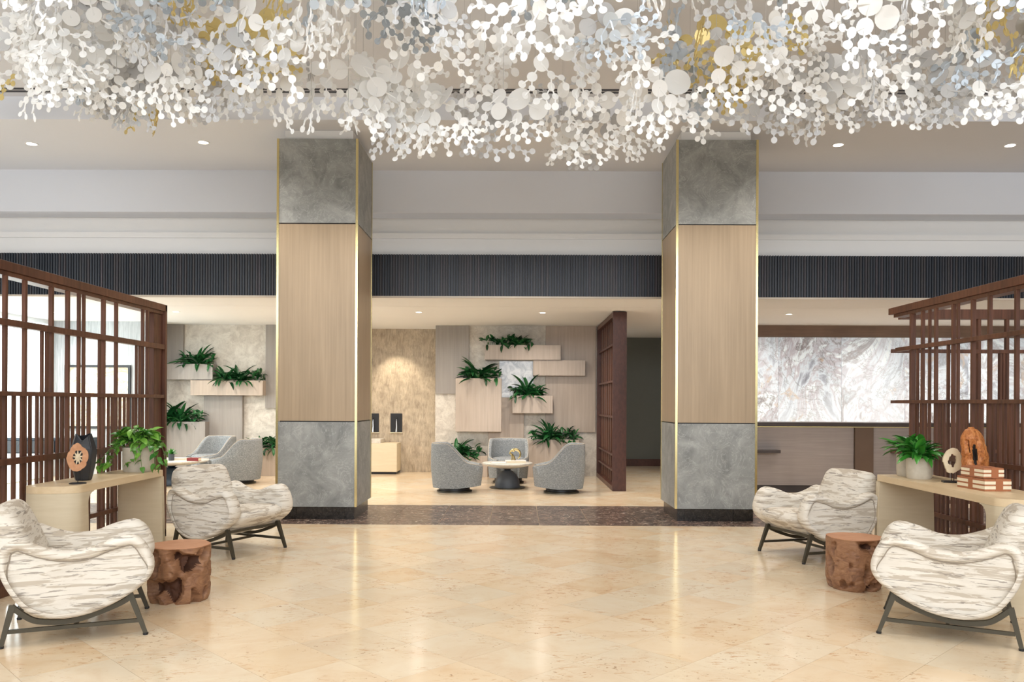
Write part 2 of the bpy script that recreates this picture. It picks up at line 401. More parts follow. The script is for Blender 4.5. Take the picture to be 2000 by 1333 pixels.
# wood panels fixed on the planter walls
def wallpanel(px0,px1,py0,py1,mat,th=.05,yb=YB,name='wood_panel',parent=None,floor_=False,top=None):
    a=P(px0,py0,Y=yb-th); b2=P(px1,py1,Y=yb-th)
    z1=min(a.z,Zl-.002) if top is None else top; z0=max(b2.z,0.0) if not floor_ else 0
    return obj(name,B(a.x,b2.x,yb-th,yb+.001,z0,z1,.003),mat,parent)
wl=bpy.data.objects['wall_back_planter_left']
wallpanel(320,358,600,711,M_panelgrey,.05,parent=wl); wallpanel(519,560,600,798,M_panelgrey,.06,parent=wl); wallpanel(398,473,773,890,M_panelgrey,.08,parent=wl,floor_=True)
wallpanel(851,915.6,600,770,M_panelgrey,.05,parent=wc); wallpanel(1066,1163,600,845,M_panel,.05,parent=wc); wallpanel(954,1023,777,900,M_panel,.05,parent=wc,floor_=True)
# polished stone inset
t=NT('polished_onyx_inset',.08); v=t.coord(); a_=t.noise(v,6,5,.6,1.5); t.col(t.ramp(a_,[(.35,'a9a9aa'),(.6,'d8d6d2')])); t.b.inputs['Metallic'].default_value=.1
wallpanel(975,1042,705,777,t.m,.01,parent=wc,name='polished_stone_inset')
# window on the left wall
win=struct('window_1',B(-8.9,-8.84,11.2,15.45,.62,2.75),M_white)
t=NT('sheer_curtain_daylight',.9); t.b.inputs['Base Color'].default_value=lin('eef5f5'); t.b.inputs['Emission Color'].default_value=lin('e9f4f6'); t.b.inputs['Emission Strength'].default_value=.9
bm=BM(); n=90; vr=[]
for i in range(n+1):
    y=11.3+4.1*i/n; xx=-8.79+.02*math.sin(i*1.9)+.01*math.sin(i*.7)
    vr.append((bm.verts.new((xx,y,.02)),bm.verts.new((xx,y,2.88))))
for p,q in zip(vr,vr[1:]): bm.faces.new((p[0],q[0],q[1],p[1]))
obj('sheer_curtain',bm,t.m,win,sm=True)
area('window_left_daylight',(-8.6,13.3,1.7),(R(90),0,R(90)),3.6,2.0,110,(.88,.96,1))
area('facade_left_daylight',(-8.7,7,2.2),(R(90),0,R(90)),6,3,70,(.90,.96,1))
# partition with lattice side (thing)
# ---- columns
def column(x0,x1,label,xs_joint):
    y0,y1=10.07,11.07; c=((x0+x1)/2,(y0+y1)/2,0)
    t=thing('column',label,'column',c)
    e=.012
    pl=obj('plinth',B(x0+.05,x1-.05,y0+.05,y1-.05,0,.155),M_black,t)
    js=[x0+.03]+[P(x,1015,Y=y0+.03).x for x in xs_joint]+[x1-.03]
    for a,c2 in zip(js,js[1:]):
        obj('plinth_stone',B(a+.001,c2-.001,y0+.03,y0+.05,0,.15,.001),M_plinth,pl)
    for xa,xb in ((x0+.03,x0+.05),(x1-.05,x1-.03)):
        ys=[y0+.051,y0+.35,y0+.65,y1-.05]
        for a,c2 in zip(ys,ys[1:]): obj('plinth_stone',B(xa,xb,a+.001,c2-.001,0,.15,.001),M_plinth,pl)
    obj('core',B(x0+.03,x1-.03,y0+.03,y1-.03,.15,4.70),M_black,t)
    def shell(name,z0,z1,mat):
        # four slabs as one wrapped cladding ring, one object per face
        for nm,bb in ((name,(x0+e,x1-e,y0,y0+.03)),(name,(x0,x0+.03,y0+e,y1-e)),(name,(x1-.03,x1,y0+e,y1-e)),(name,(x0+e,x1-e,y1-.03,y1))):
            obj(nm,B(*bb,z0,z1),mat,t)
    shell('lower_stone_panel',.155,1.20,M_grey); shell('wood_panel',1.214,3.64,M_colwood); shell('upper_stone_panel',3.654,4.69,M_grey)
    obj('cornice',B(x0+.07,x1-.07,y0+.07,y1-.07,4.69,4.812),M_white,t)
    for xx in (x0,x1):
        for yy in (y0,y1):
            s=1 if xx==x0 else -1; q=1 if yy==y0 else -1
            obj('brass_corner_trim',B(min(xx-s*.006,xx+s*.022),max(xx-s*.006,xx+s*.022),min(yy-q*.006,yy+q*.022),max(yy-q*.006,yy+q*.022),.155,4.69),M_brass,t)
    return t
column(-2.965,-1.975,'tall square column left of the grey swivel chairs, grey marble and wood with brass edges',(579.5,673))
column(1.947,2.942,'tall square column beside the reception desk, grey marble and wood with brass edges',(1337,1432.6))
# ---- downlights
def downlight(x,y,z,label,g,r=.062):
    t=thing('downlight',label,'downlight',(x,y,z),0,g)
    bm=BM(); lathe(bm,[(r+.018,0),(r+.018,-.006),(r,-.006),(r,.0)],24,(0,0,0),cap=False); obj('trim_ring',bm,M_white,t,local=True)
    bm=BM(); bmesh.ops.create_circle(bm,cap_ends=True,segments=24,radius=r,matrix=Matrix.Translation((0,0,-.003))@Matrix.Rotation(PI,4,'X')); obj('lens',bm,M_lamp,t,local=True)
mids=[('leftmost round downlight in the grey upper ceiling',62,281),('round downlight in the upper ceiling just left of the left column',397,278),('round downlight in the upper ceiling just right of the right column',1637,283),('rightmost round downlight in the grey upper ceiling',1973,284)]
for l,x,y in mids:
    p=P(x,y,Z=Zm); downlight(p.x,p.y,Zm,l,'downlights in the upper ceiling')
for l,x,y in (('low ceiling downlight above the planter wall left of the left column',344,609),('low ceiling downlight right of the left column, above the stone wall',818,610),('low ceiling downlight above the centre swivel chairs and planters',1060,611),('low ceiling downlight in front of the onyx reception wall',1541,614),('low ceiling downlight seen through the left slatted screen',111,610)):
    p=P(x,y,Z=Zl); downlight(p.x,p.y,Zl,l,'downlights in the low ceiling',.05)
# ================================================================ SLATTED SCREENS
def screen(side):
    left=side<0; X=-3.76 if left else 3.98; s=-1 if left else 1
    Y0=3.6; 
    Yend=P(327 if left else 1735,600,X=X).y
    t=thing('slatted_screen','dark walnut slatted screen wall behind the left console table' if left else 'dark walnut slatted screen behind the right console table, with a return wing','screen',(X,Yend,0))
    th=.06; xa,xb=(X-th,X) if left else (X,X+th)          # slat zone
    def yy(px): return P(px,787,X=X).y
    ov=.0 if left else 0
    ye=Yend
    zt=2.478
    obj('top_beam',B(X-.16 if left else X-.0,X if left else X+.16,Y0,ye,zt-.07,zt,.003),M_dark,t)
    obj('top_beam_lower',B(X-.14 if left else X+.02,X-.02 if left else X+.14,Y0,ye-(.0 if left else .08),zt-.105,zt-.0705,.002),M_dark,t)
    obj('bottom_rail',B(X-.12 if left else X+.0,X if left else X+.12,Y0,ye,0,.08,.003),M_dark,t)
    rails=((2.0,2.05),(1.482,1.517),(.97,1.02),(.41,.45)) if left else ((2.005,2.045),(1.462,1.495),(.93,.97),(.385,.425))
    for z0,z1 in rails:
        obj('rail',B(X-.05 if left else X-.012,X+.012 if left else X+.05,Y0,ye-(.09 if left else 0) if left else yy(1750),z0,z1,.002),M_dark,t)
    if left:
        obj('end_post',B(X-.13,X+.0,ye-.045,ye,0,zt-.001,.003),M_dark,t)
        obj('end_post',B(X-.13,X-.035,ye-.24,ye-.05,0,zt-.106,.003),M_dark,t)
    # (pixel left, pixel right, top level) : 3 = to the beam, 2 = to upper rail, 1 = to middle rail
    if left:
        S_=[(9.5,22,3),(48,60,3),(100,112,3),(132,143,3),(154,163,3),(163.5,172,3),(202,212.5,3),(227,236,3),(279,287,3),(288,296,3),
            (82,91,2),(92,100,2),(194.5,202,2),(267,273,2),(273.5,279,2),
            (0,9,1),(27.5,38,1),(46,50,1),(61,67,1),(73,82,1),(113.5,121,1),(122,131,1),(143.5,150,1),(174,183,1),(213.5,219,1),(220,227,1),(237,240,1),(244,250,1),(251,258.5,1),(261,267,1)]
        S_+=[(-14,-3,3),(-30,-20,3),(-52,-40,3),(-70,-60,1),(-90,-80,3),(-130,-118,3),(-160,-148,1),(-190,-178,3)]
    else:
        S_=[(1768,1781,3),(1792,1801,3),(1807,1814.5,3),(1818,1827,3),(1851,1861,3),(1862,1870,3),(1888,1899.5,3),(1921,1932,3),(1973,1985,3),
            (1784,1791,2),(1843,1851,2),(1835,1842,1),
            (1782,1790,1),(1802,1806,1),(1829,1833,1),(1871.5,1880,1),(1881,1887,1),(1900,1907,1),(1908,1914,1),(1933,1938,1),(1942,1951,1),(1952,1961,1),(1962,1971,1),(1989,1996,1)]
        S_+=[(2010,2020,3),(2030,2042,3),(2060,2070,1),(2085,2095,3),(2130,2142,3)]
    topz={3:zt-.104,2:rails[0][0]+.01,1:rails[1][0]+.01}
    zb=.08
    for a,b,lv in S_:
        # visible width = face towards the viewer (depth d across X) + flank
        yc=yy((a+b)/2); wpx=b-a
        k=FPX/yc; flank=abs(X)/yc
        tk=.030; d=max(.018,wpx/k-tk*flank)
        if left: bb=(X-.012-d,X-.012,yc-tk/2,yc+tk/2)
        else: bb=(X+.012,X+.012+d,yc-tk/2,yc+tk/2)
        obj('slat',B(*bb,zb,topz[lv],.0015),M_dark,t)
    if not left:
        YR=8.84
        r=obj('return_top_beam',B(X+.16,7.4,YR,YR+.1,zt-.105,zt,.003),M_dark,t)
        for z0,z1 in rails: obj('return_rail',B(X+.05,7.4,YR-.012,YR+.03,z0,z1,.002),M_dark,t)
        obj('return_bottom_rail',B(X+.12,7.4,YR,YR+.1,0,.08,.002),M_dark,t)
        for a,b,lv in ((1800,1806,1),(1910,1916,3),(1965,1971,3),(1953,1958,2),(1959,1964,2),(1828,1834,1),(1840,1848,1),(1872,1880,1),(1884,1890,1),(1900,1906,1),(1918,1922,1),(1931,1937,1),(1943,1950,1),(1975,1981,1),(1985,1992,1),(2020,2027,3),(2050,2057,2),(2090,2097,3),(2140,2147,3)):
            x0=P(a,787,Y=YR).x; x1=P(b,787,Y=YR).x
            obj('slat',B(x0,x1,YR,YR+.045,zb,topz[lv],.0015),M_dark,t)
screen(-1); screen(1)
# tall partition beside the planter wall
t=thing('slatted_partition','tall dark wood partition with slatted side, right of the centre swivel chairs','partition',(1.68,14.8,0))
x0,x1,ya,yb=1.572,1.80,13.49,16.2; zt=2.955
obj('end_panel',B(x0,x1,ya,ya+.06,0,zt,.003),M_darkend,t); obj('end_panel',B(x0,x1,yb-.06,yb,0,zt,.003),M_darkend,t)
obj('back_panel',B(x1-.06,x1,ya+.06,yb-.06,.08,zt-.08),M_darkend,t)
obj('top_beam',B(x0,x1,ya+.06,yb-.06,zt-.08,zt,.003),M_darkend,t); obj('base_beam',B(x0,x1,ya+.06,yb-.06,0,.08,.003),M_darkend,t)
for z in (2.42,1.80,1.20,.56,.3): obj('rail',B(x0+.03,x0+.07,ya+.06,yb-.06,z,z+.035,.002),M_darkend,t)
yv=ya+.16; k=0
while yv<yb-.1:
    obj('slat',B(x0+.07,x0+.11,yv,yv+.05,.08,zt-.08,.002),M_dark,t); yv+=(.12,.2,.1,.26)[k%4]; k+=1
# ================================================================ RECEPTION DESK
t=thing('reception_desk','long grey wood reception desk with dark top below the onyx wall','desk',(6.5,13.8,0))
Yd=13.43
obj('counter_top',B(3.3,10.8,Yd-.03,Yd+.55,1.085,1.15,.003),M_deskdark,t)
obj('gold_inlay',B(3.3,10.8,Yd-.012,Yd+.3,1.07,1.084),M_brass,t)
xa=P(1668,880,Y=Yd).x; xb=P(1704,880,Y=Yd).x
for a,b in ((3.3,xa-.004),(xb+.004,7.55),(7.554,10.8)): obj('front_panel',B(a,b,Yd,Yd+.03,.12,1.069,.002),M_desk,t)
obj('pilaster',B(xa,xb,Yd-.045,Yd+.03,.0,1.069,.003),M_bronze,t)
obj('kick_plate',B(3.3,10.8,Yd+.05,Yd+.5,0,.12),M_deskdark,t); obj('carcass',B(3.32,10.78,Yd+.03,Yd+.5,.12,1.069),M_deskdark,t)
for a,b in ((3.6,P(1522,878,Y=Yd-.12).x),(P(1745,887,Y=Yd-.12).x,6.75)):
    obj('bag_shelf',B(a,b,Yd-.2,Yd,.655,.705,.003),M_deskdark,t)
# ================================================================ WALL PLANTERS
def planter(label,px0,px1,py0,py1,mat,dep=.26,floor_=False,grp='wood planter boxes on the wall'):
    yf=YB-dep; a=P(px0,py0,Y=yf); b=P(px1,py1,Y=yf); z1=a.z; z0=0 if floor_ else b.z
    t=thing('planter_box',label,'planter',((a.x+b.x)/2,YB-dep/2,z0),0,grp)
    bm=BM(); box(bm,a.x,b.x,yf,yf+.02,z0,z1,.002); obj('front_panel',bm,mat,t)
    obj('side_panel',B(a.x,a.x+.02,yf+.02,YB-.002,z0,z1),mat,t); obj('side_panel',B(b.x-.02,b.x,yf+.02,YB-.002,z0,z1),mat,t)
    obj('bottom_panel',B(a.x+.02,b.x-.02,yf+.02,YB-.002,z0,z0+.02),mat,t)
    obj('soil',B(a.x+.02,b.x-.02,yf+.02,YB-.002,z0+.02,z1-.05),M_soil,t)
    return a.x,b.x,z1,yf
def leafmesh(name,L,W,droop,mat,seg=5,fold=.25,heart=False):
    bm=BM(); rows=[]
    for i in range(seg+1):
        u=i/seg
        if heart: wd=W*(math.sin(PI*min(1,u*.9+.18))**.8)*(1-u*.45) if u<1 else 0
        else: wd=W*math.sin(PI*(u*.93+.05))**.8
        if i==seg: wd=0
        a=droop*u; x=L*(math.sin(a)/droop if droop else u) if droop else L*u; z=-L*(1-math.cos(a))/droop if droop else 0
        c=Vector((x,0,z)); up=Vector((math.sin(a),0,math.cos(a)))
        if wd<=0: rows.append([bm.verts.new(c)])
        else: rows.append([bm.verts.new(c+Vector((0,-wd/2,0))+up*wd*fold),bm.verts.new(c),bm.verts.new(c+Vector((0,wd/2,0))+up*wd*fold)])
    for p,q in zip(rows,rows[1:]):
        if len(q)==3:
            bm.faces.new((p[0],q[0],q[1],p[1])); bm.faces.new((p[1],q[1],q[2],p[2]))
        else: bm.faces.new((p[0],q[0],p[1])); bm.faces.new((p[1],q[0],p[2]))
    me=bpy.data.meshes.new(name); bm.to_mesh(me); bm.free(); me.materials.append(mat); smooth(me,80); return me
DR=[leafmesh('leaf',L,.062,d,M_drac,6,.3) for L,d in ((.44,.9),(.38,1.3),(.32,.5),(.30,1.6))]
SM=[leafmesh('leaf',L,.055,d,M_drac,4,.2) for L,d in ((.17,.8),(.13,.5),(.20,1.2))]
def leafobj(parent,me,loc,yaw,pitch,roll=0,sc=1):
    o=new('leaf',me,parent); o.matrix_basis=Matrix.Translation(loc)@Matrix.Rotation(yaw,4,'Z')@Matrix.Rotation(-pitch,4,'Y')@Matrix.Rotation(roll,4,'X')@Matrix.Scale(sc,4); return o
def boxplant(label,px0,px1,pytop,box,big=1.0,peaks=None,seed=0):
    r=random.Random(seed); xa,xb,zt,yf=box; yc=(yf+YB)/2-.03
    a=P(px0,pytop,Y=yc); b=P(px1,pytop,Y=yc); h=a.z-zt
    t=thing('planter_plant',label,'plant',((a.x+b.x)/2,yc,zt-.06),0,'dark green plants in the wall planters')
    wdt=b.x-a.x; cx=(a.x+b.x)/2
    peaks=peaks or [.5]
    for pk in peaks:
        px=a.x+wdt*pk-cx
        for i in range(38):
            el=r.uniform(.15,1.5); me=r.choice(DR)
            s=h/.40*r.uniform(.75,1.05)*(.8+.25*math.sin(el))
            s=min(s*1.18,1.5)
            leafobj(t,me,(px+r.uniform(-.04,.04),r.uniform(-.05,.02),.02),r.uniform(0,2*PI) if i%3 else r.choice([0,PI])+r.uniform(-.7,.7),el,r.uniform(-.4,.4),s)
    nfill=int(wdt*90)
    for i in range(nfill):
        x=r.uniform(-wdt/2+.04,wdt/2-.04)
        leafobj(t,r.choice(SM),(x,r.uniform(-.08,.04),.05+r.uniform(0,.17)*min(1,h/.35)),r.uniform(0,2*PI),r.uniform(-.2,1.3),r.uniform(-.8,.8),r.uniform(.8,1.25))
    for i in range(int(wdt*4)):   # a few leaves hanging over the edge
        x=r.uniform(-wdt/2+.05,wdt/2-.05); leafobj(t,r.choice(SM),(x,-.13,.06),-PI/2+r.uniform(-.6,.6),-.5,0,1.0)
    bm=BM()
    for i in range(int(wdt*14)+4):
        x=r.uniform(-wdt/2+.05,wdt/2-.05); tube(bm,[(x,0,0),(x+r.uniform(-.03,.03),r.uniform(-.05,.05),.12)],.004,5)
    o=obj('stems',bm,M_stem,t,local=True); o['kind']='stuff'
bx=planter('floating wood planter left of the left column, upper one against the wall',322,415,711,742,M_panelgrey)
boxplant('spiky dark plant in the upper left floating planter',354,422,665,bx,peaks=[.5],seed=1)
bx=planter('floating wood planter just left of the left column, second from the ceiling',372,513,743,773,M_panel)
boxplant('dark leafy plants in the second floating planter left of the left column',417,520,704,bx,peaks=[.25,.5],seed=2)
bx=planter('tall floor planter beside the end post of the left screen',320,400,824,930,M_panelgrey,.30,True)
boxplant('dark plant in the tall floor planter beside the left screen',318,399,778,bx,peaks=[.45,.15],seed=3)
bx=planter('low wood floor planter touching the left column',497,552,875,930,M_panel,.30,True)
boxplant('feathery dark plant behind the grey chair, next to the left column',498,550,842,bx,peaks=[.15,.9],seed=4)
bx=planter('uppermost floating planter on the centre wall',947,1095,674,703.5,M_panel)
boxplant('low bushy plant in the uppermost planter of the centre wall',942,1042,644,bx,peaks=[],seed=5) if False else boxplant('low bushy plant in the uppermost planter of the centre wall',942,1042,646,bx,peaks=[.7],seed=5)
planter('empty long floating box right of the uppermost centre planter',1041.5,1143,704,734.5,M_panel,.22)
bx=planter('large square floating planter left on the centre wall',890,979,739,844,M_panel,.30)
boxplant('spiky dark plant in the large square planter of the centre wall',906,981,690,bx,peaks=[.38],seed=6)
bx=planter('small pale floating planter in the middle of the centre wall',1001,1079.5,773,808,M_panel,.32)
boxplant('arching dark plant in the small planter in the middle of the centre wall',997,1066,727,bx,peaks=[.5],seed=7)
bx=planter('wide floor planter behind the right swivel chair',1022,1131,859,930,M_panel,.28,True)
boxplant('wide dark plant in the floor planter behind the right swivel chair',1036,1131,817,bx,peaks=[.4],seed=8)
bx=planter('low floor planter behind the left swivel chair',898,952,891,930,M_panel,.30,True)
boxplant('dark plant in the low floor planter behind the left swivel chair',868,942,847,bx,peaks=[.35],seed=9)
# ================================================================ WATER WALL
for l,a,b in (('black spout niche nearer the left column on the stone wall',724,740),('black spout niche right of the other on the stone wall',763,785.5)):
    p=P(a,808,Y=16.97); q=P(b,845,Y=16.97); w_=P(785.5,845,Y=16.97).x-P(763,808,Y=16.97).x
    x1=q.x; x0=x1-w_; z0,z1=q.z,p.z; xc=(x0+x1)/2
    t=thing('water_spout',l,'fountain',(xc,16.95,z0),0,'spout niches on the stone wall')
    obj('niche_plate',B(x0+.0,x1,16.955,16.97,z0,z1,.002),M_black,t)
    obj('shelf_lip',B(x0-.01,x1+.01,16.93,16.97,z0-.015,z0,.002),M_cream,t)
    bm=BM(); tube(bm,[(xc,16.955,z1-.09),(xc,16.90,z1-.09),(xc,16.885,z1-.12),(xc,16.885,z1-.15)],.012,10); obj('spout',bm,M_black,t,sm=True)
    bm=BM(); tube(bm,[(xc+.01,16.89,z1-.12),(xc+.015,16.89,z0+.12),(xc+.01,16.89,z0+.01)],[.008,.014,.02],10); obj('tap_body',bm,M_steel,t,sm=True)
t=thing('basin_bench','pale wood basin bench with a stone top below the spouts','bench',(-2.9,16.6,0))
xr=P(775,900,Y=16.4).x
obj('body',B(-3.9,xr,16.4,16.95,.05,.62,.003),M_console,t); obj('toe_kick',B(-3.9,xr-.02,16.44,16.95,0,.05),M_black,t)
obj('stone_top',B(-3.9,xr-.33,16.42,16.95,.621,.70,.004),M_trav,t)
# ================================================================ LEFT BACK CORNER: art, sofa
a=P(126,713,Y=15.58); b=P(254,838,Y=15.58)
t=thing('framed_artwork','framed abstract print on grey wallpaper, seen through the left screen','artwork',((a.x+b.x)/2,15.6,b.z))
for bb in ((a.x,a.x+.045,b.z,a.z),(b.x-.045,b.x,b.z,a.z),(a.x+.045,b.x-.045,a.z-.045,a.z),(a.x+.045,b.x-.045,b.z,b.z+.045)):
    obj('frame_bar',B(bb[0],bb[1],15.575,15.62,bb[2],bb[3],.002),M_black,t)
obj('print',B(a.x+.045,b.x-.045,15.60,15.62,b.z+.045,a.z-.045),M_art,t)
t=thing('credenza','low dark teal cabinet on pale legs under the bright curtain, behind the left screen','cabinet',(-7.8,13.6,0))
obj('top',B(-8.6,-7.0,13.3,13.8,.80,.84,.004),M_tealdark,t); obj('body',B(-8.58,-7.02,13.32,13.78,.58,.80,.003),M_tealdark,t)
for i in range(3): obj('drawer',B(-8.56+i*.52,-8.06+i*.52,13.30,13.32,.60,.785,.002),M_dgrey,t)
for x in (-8.5,-7.08):
    for y in (13.36,13.74): obj('leg',B(x-.02,x+.02,y-.02,y+.02,0,.58),M_white,t)
# ================================================================ ARMCHAIRS
ARM=[(-.40,.50),(-.39,.575),(-.345,.622),(-.28,.632),(-.19,.592),(-.07,.558),(.06,.562),(.17,.602),(.30,.630),(.375,.588),(.42,.50),(.432,.415),(.397,.345),(.32,.283),(.217,.223),(.113,.18),(.01,.157),(-.09,.154),(-.19,.18),(-.277,.235),(-.344,.33),(-.385,.42)]
SEAT=[(-.30,.40),(-.15,.41),(.0,.43),(.2,.445),(.33,.445),(.405,.42),(.43,.37),(.385,.325),(.30,.27),(.2,.217),(.1,.178),(0,.155),(-.1,.153),(-.2,.19),(-.28,.26),(-.33,.35)]
BACK=[(-.19,.45),(-.215,.53),(-.25,.62),(-.295,.72),(-.335,.785),(-.385,.812),(-.44,.80),(-.475,.75),(-.485,.66),(-.465,.55),(-.425,.45),(-.36,.38),(-.26,.36),(-.20,.39)]
def inset(prof,d):
    n=len(prof); out=[]
    for i in range(n):
        a,b,c=prof[i-1],prof[i],prof[(i+1)%n]
        e1=(b-a); e2=(c-b); n1=Vector((e1.y,-e1.x)); n2=Vector((e2.y,-e2.x))
        nn=(n1.normalized()+n2.normalized()); nn=nn.normalized() if nn.length>1e-6 else n1.normalized()
        out.append(b+nn*d)
    return out
def pod(prof,stations,per=3,taper=False):
    pr=[Vector(p) for p in prof]
    ar=sum(pr[i-1].x*pr[i].y-pr[i].x*pr[i-1].y for i in range(len(pr)))
    pr=catmull(pr,per); 
    sgn=-1 if ar>0 else 1
    bm=BM(); rings=[]
    for y,d in stations:
        q=[a+(b-a)*(1 if d<.045 or not taper else .42+.58*min(1,max(0,(a.y-.38)/.14))) for a,b in zip(pr,inset(pr,d*sgn))]; rings.append([bm.verts.new((p.x,y,p.y)) for p in q])
    n=len(pr)
    for a,b in zip(rings,rings[1:]):
        for k in range(n): bm.faces.new((a[k],a[(k+1)%n],b[(k+1)%n],b[k]))
    for rg in (rings[0],rings[-1]):
        c=sum((v.co for v in rg),Vector())/n; cv=bm.verts.new(c)
        for k in range(n): bm.faces.new((rg[k],rg[(k+1)%n],cv))
    return bm,pr
def make_armchair(name,label):
    t=thing(name,label,'armchair',(0,0,0),0,'streaked cream armchairs')
    for s in (1,-1):
        st=[(.393*s,.085),(.392*s,.066),(.396*s,.058),(.412*s,.051),(.424*s,.036),(.424*s,.020),(.410*s,.006),(.385*s,.0),(.35*s,.0),(.315*s,.006),(.285*s,.024),(.272*s,.055)]
        bm,pr=pod(ARM,st,3,True); a=obj('arm',bm,M_fabric,t,local=True,sm=True,ang=60)
        sg=inset(pr,.063*(1 if sum(pr[i-1].x*pr[i].y-pr[i].x*pr[i-1].y for i in range(len(pr)))<0 else -1))
        sg=[a+(b-a)*(.42+.58*min(1,max(0,(a.y-.38)/.14))) for a,b in zip(pr,sg)]
        bm=BM(); tube(bm,[(p.x,.394*s,p.y) for p in sg],.004,6,closed=True); obj('piping',bm,M_seam,a,local=True,sm=True)
    st=[(-.283,.07),(-.278,.03),(-.255,.006),(-.2,0),(0,-.006),(.2,0),(.255,.006),(.278,.03),(.283,.07)]
    bm,_=pod(SEAT,st); obj('seat',bm,M_fabric,t,local=True,sm=True,ang=60)
    st=[(-.315,.075),(-.312,.045),(-.295,.02),(-.262,.004),(-.2,0),(0,-.008),(.2,0),(.262,.004),(.295,.02),(.312,.045),(.315,.075)]
    bm,_=pod(BACK,st); obj('backrest',bm,M_fabric,t,local=True,sm=True,ang=60)
    # frame
    rail=[(.300,.262),(.279,.226),(.179,.181),(.035,.136),(-.071,.124),(-.174,.134),(-.242,.158),(-.335,.238)]
    for s in (1,-1):
        y=.335*s; pts=catmull([Vector((x,y,z)) for x,z in rail],3,closed=False)
        bm=BM(); tube(bm,pts,.021,4,square=True); obj('side_rail',bm,M_frame,t,local=True)
        for xt,zt,xf in ((.296,.262,.385),(-.330,.244,-.385)):
            bm=BM(); tube(bm,[(xt,y,zt),(xf,y+.012*s,.012)],[.024,.017],4,square=True); l=obj('leg',bm,M_frame,t,local=True)
            bm=BM(); lathe(bm,[(.014,0),(.016,.003),(.016,.014)],10,(xf,y+.012*s,0)); obj('foot_cap',bm,M_black,l,local=True)
        bm=BM(); tube(bm,[(.352,y+.008*s,.093),(-.352,y+.008*s,.093)],.0155,4,square=True); obj('stretcher',bm,M_frame,t,local=True)
    bm=BM(); tube(bm,[(0,-.335,.093),(0,.335,.093)],.0145,4,square=True); obj('cross_bar',bm,M_frame,t,local=True)
    for x,z in ((.285,.235),(-.30,.215)):
        bm=BM(); tube(bm,[(x,-.335,z),(x,.335,z)],.015,4,square=True); obj('cross_rail',bm,M_frame,t,local=True)
    return t
ac=make_armchair('armchair','streaked cream armchair at the lower left, side on, cut by the left photo edge')
def put(o,c,ang,label=None):
    o.matrix_basis=Matrix.Translation((c[0],c[1],0))@Matrix.Rotation(R(ang),4,'Z')
    if label: o['label']=label
put(ac,(-2.79,5.23),23.7)
for c,ang,l in (((-2.791,7.965),-25.2,'streaked cream armchair left of the left column, behind the left wood stump'),
                ((2.865,7.87),197.1,'streaked cream armchair in front of the reception desk, behind the right wood stump'),
                ((2.798,5.33),152.5,'streaked cream armchair at the lower right, side on, nearest on that side')):
    put(dup(ac),c,ang,l)
# ================================================================ SWIVEL CHAIRS
def make_swivel(name,label):
    t=thing(name,label,'armchair',(0,0,0),0,'grey swivel chairs')
    ax,ay=.44,.37
    def plan(phi,k):   # phi=0 is the back (-x)
        c,s=math.cos(phi),math.sin(phi); e=.80
        return Vector((-ax*k*math.copysign(abs(c)**e,c),ay*k*math.copysign(abs(s)**e,s)))
    def top(x):       # rim height against fore-aft position
        u=max(0,min(1,(x+.22)/.42)); u=u*u*(3-2*u); h=.79-.32*u
        return h-max(0,(x-.2))*.18
    bm=BM(); N=44; rings=[]; th=.075
    for i in range(N+1):
        phi=-R(151)+R(302)*i/N
        o1=plan(phi,1.0); T=top(o1.x); o_b=plan(phi,.93); i1=o1*(1-th/.42)
        zb=.075+max(0,o1.x)*.10
        om=plan(phi,1.012)
        pts=[Vector((o_b.x,o_b.y,zb)),Vector((plan(phi,.955).x,plan(phi,.955).y,zb+.08)),Vector((plan(phi,.985).x,plan(phi,.985).y,zb+.19)),Vector((om.x,om.y,.42)),Vector((o1.x,o1.y,T-.03)),Vector((o1.x*.985,o1.y*.985,T-.006)),Vector((o1.x*.93,o1.y*.93,T)),Vector((i1.x*1.02,i1.y*1.02,T-.012)),Vector((i1.x,i1.y,T-.05)),Vector((i1.x*.98,i1.y*.98,.34)),Vector((i1.x*.9,i1.y*.9,zb))]
        rings.append([bm.verts.new(p) for p in pts])
    n=len(rings[0])
    for a,b in zip(rings,rings[1:]):
        for k in range(n): bm.faces.new((a[k],a[(k+1)%n],b[(k+1)%n],b[k]))
    bm.faces.new(rings[0]); bm.faces.new(rings[-1][::-1])
    sh=obj('shell',bm,M_tweed,t,local=True,sm=True,ang=75)
    bm=BM(); path=[]
    for i in range(N+1):
        phi=-R(151)+R(302)*i/N; o1=plan(phi,1.0); path.append((o1.x*.972,o1.y*.972,top(o1.x)+.001))
    tube(bm,path,.005,5); obj('piping',bm,M_trimbeige,sh,local=True,sm=True)
    def slab(z0,z1,k,r,xf=.37):
        bm=BM(); ring0=[]
        for i in range(40):
            ph=2*PI*i/40; p=plan(ph,k); p.x=min(p.x,xf); ring0.append(p)
        rr=[]
        for z,s in ((z0,1-r*1.6),(z0+r*.6,1),(z1-r,1),(z1-r*.3,.97),(z1,.88),(z1+.008,.5)):
            rr.append([bm.verts.new((p.x*s,p.y*s,z)) for p in ring0])
        for a,b in zip(rr,rr[1:]):
            for k2 in range(40): bm.faces.new((a[k2],a[(k2+1)%40],b[(k2+1)%40],b[k2]))
        bm.faces.new(rr[0][::-1]); bm.faces.new(rr[-1]); return bm
    obj('seat_base',slab(.13,.33,.80,.02,.36),M_tweed,t,local=True,sm=True,ang=60)
    obj('seat_cushion',slab(.335,.455,.80,.04,.39),M_tweed,t,local=True,sm=True,ang=60)
    bm=BM(); lathe(bm,[(.25,.025),(.25,.105)],32,(-.06,0,0)); obj('swivel_ring',bm,M_black,t,local=True,sm=True)
    bm=BM(); lathe(bm,[(.285,0),(.285,.022),(.275,.026)],36,(-.06,0,0)); obj('floor_ring',bm,M_frame,t,local=True,sm=True)
    return t
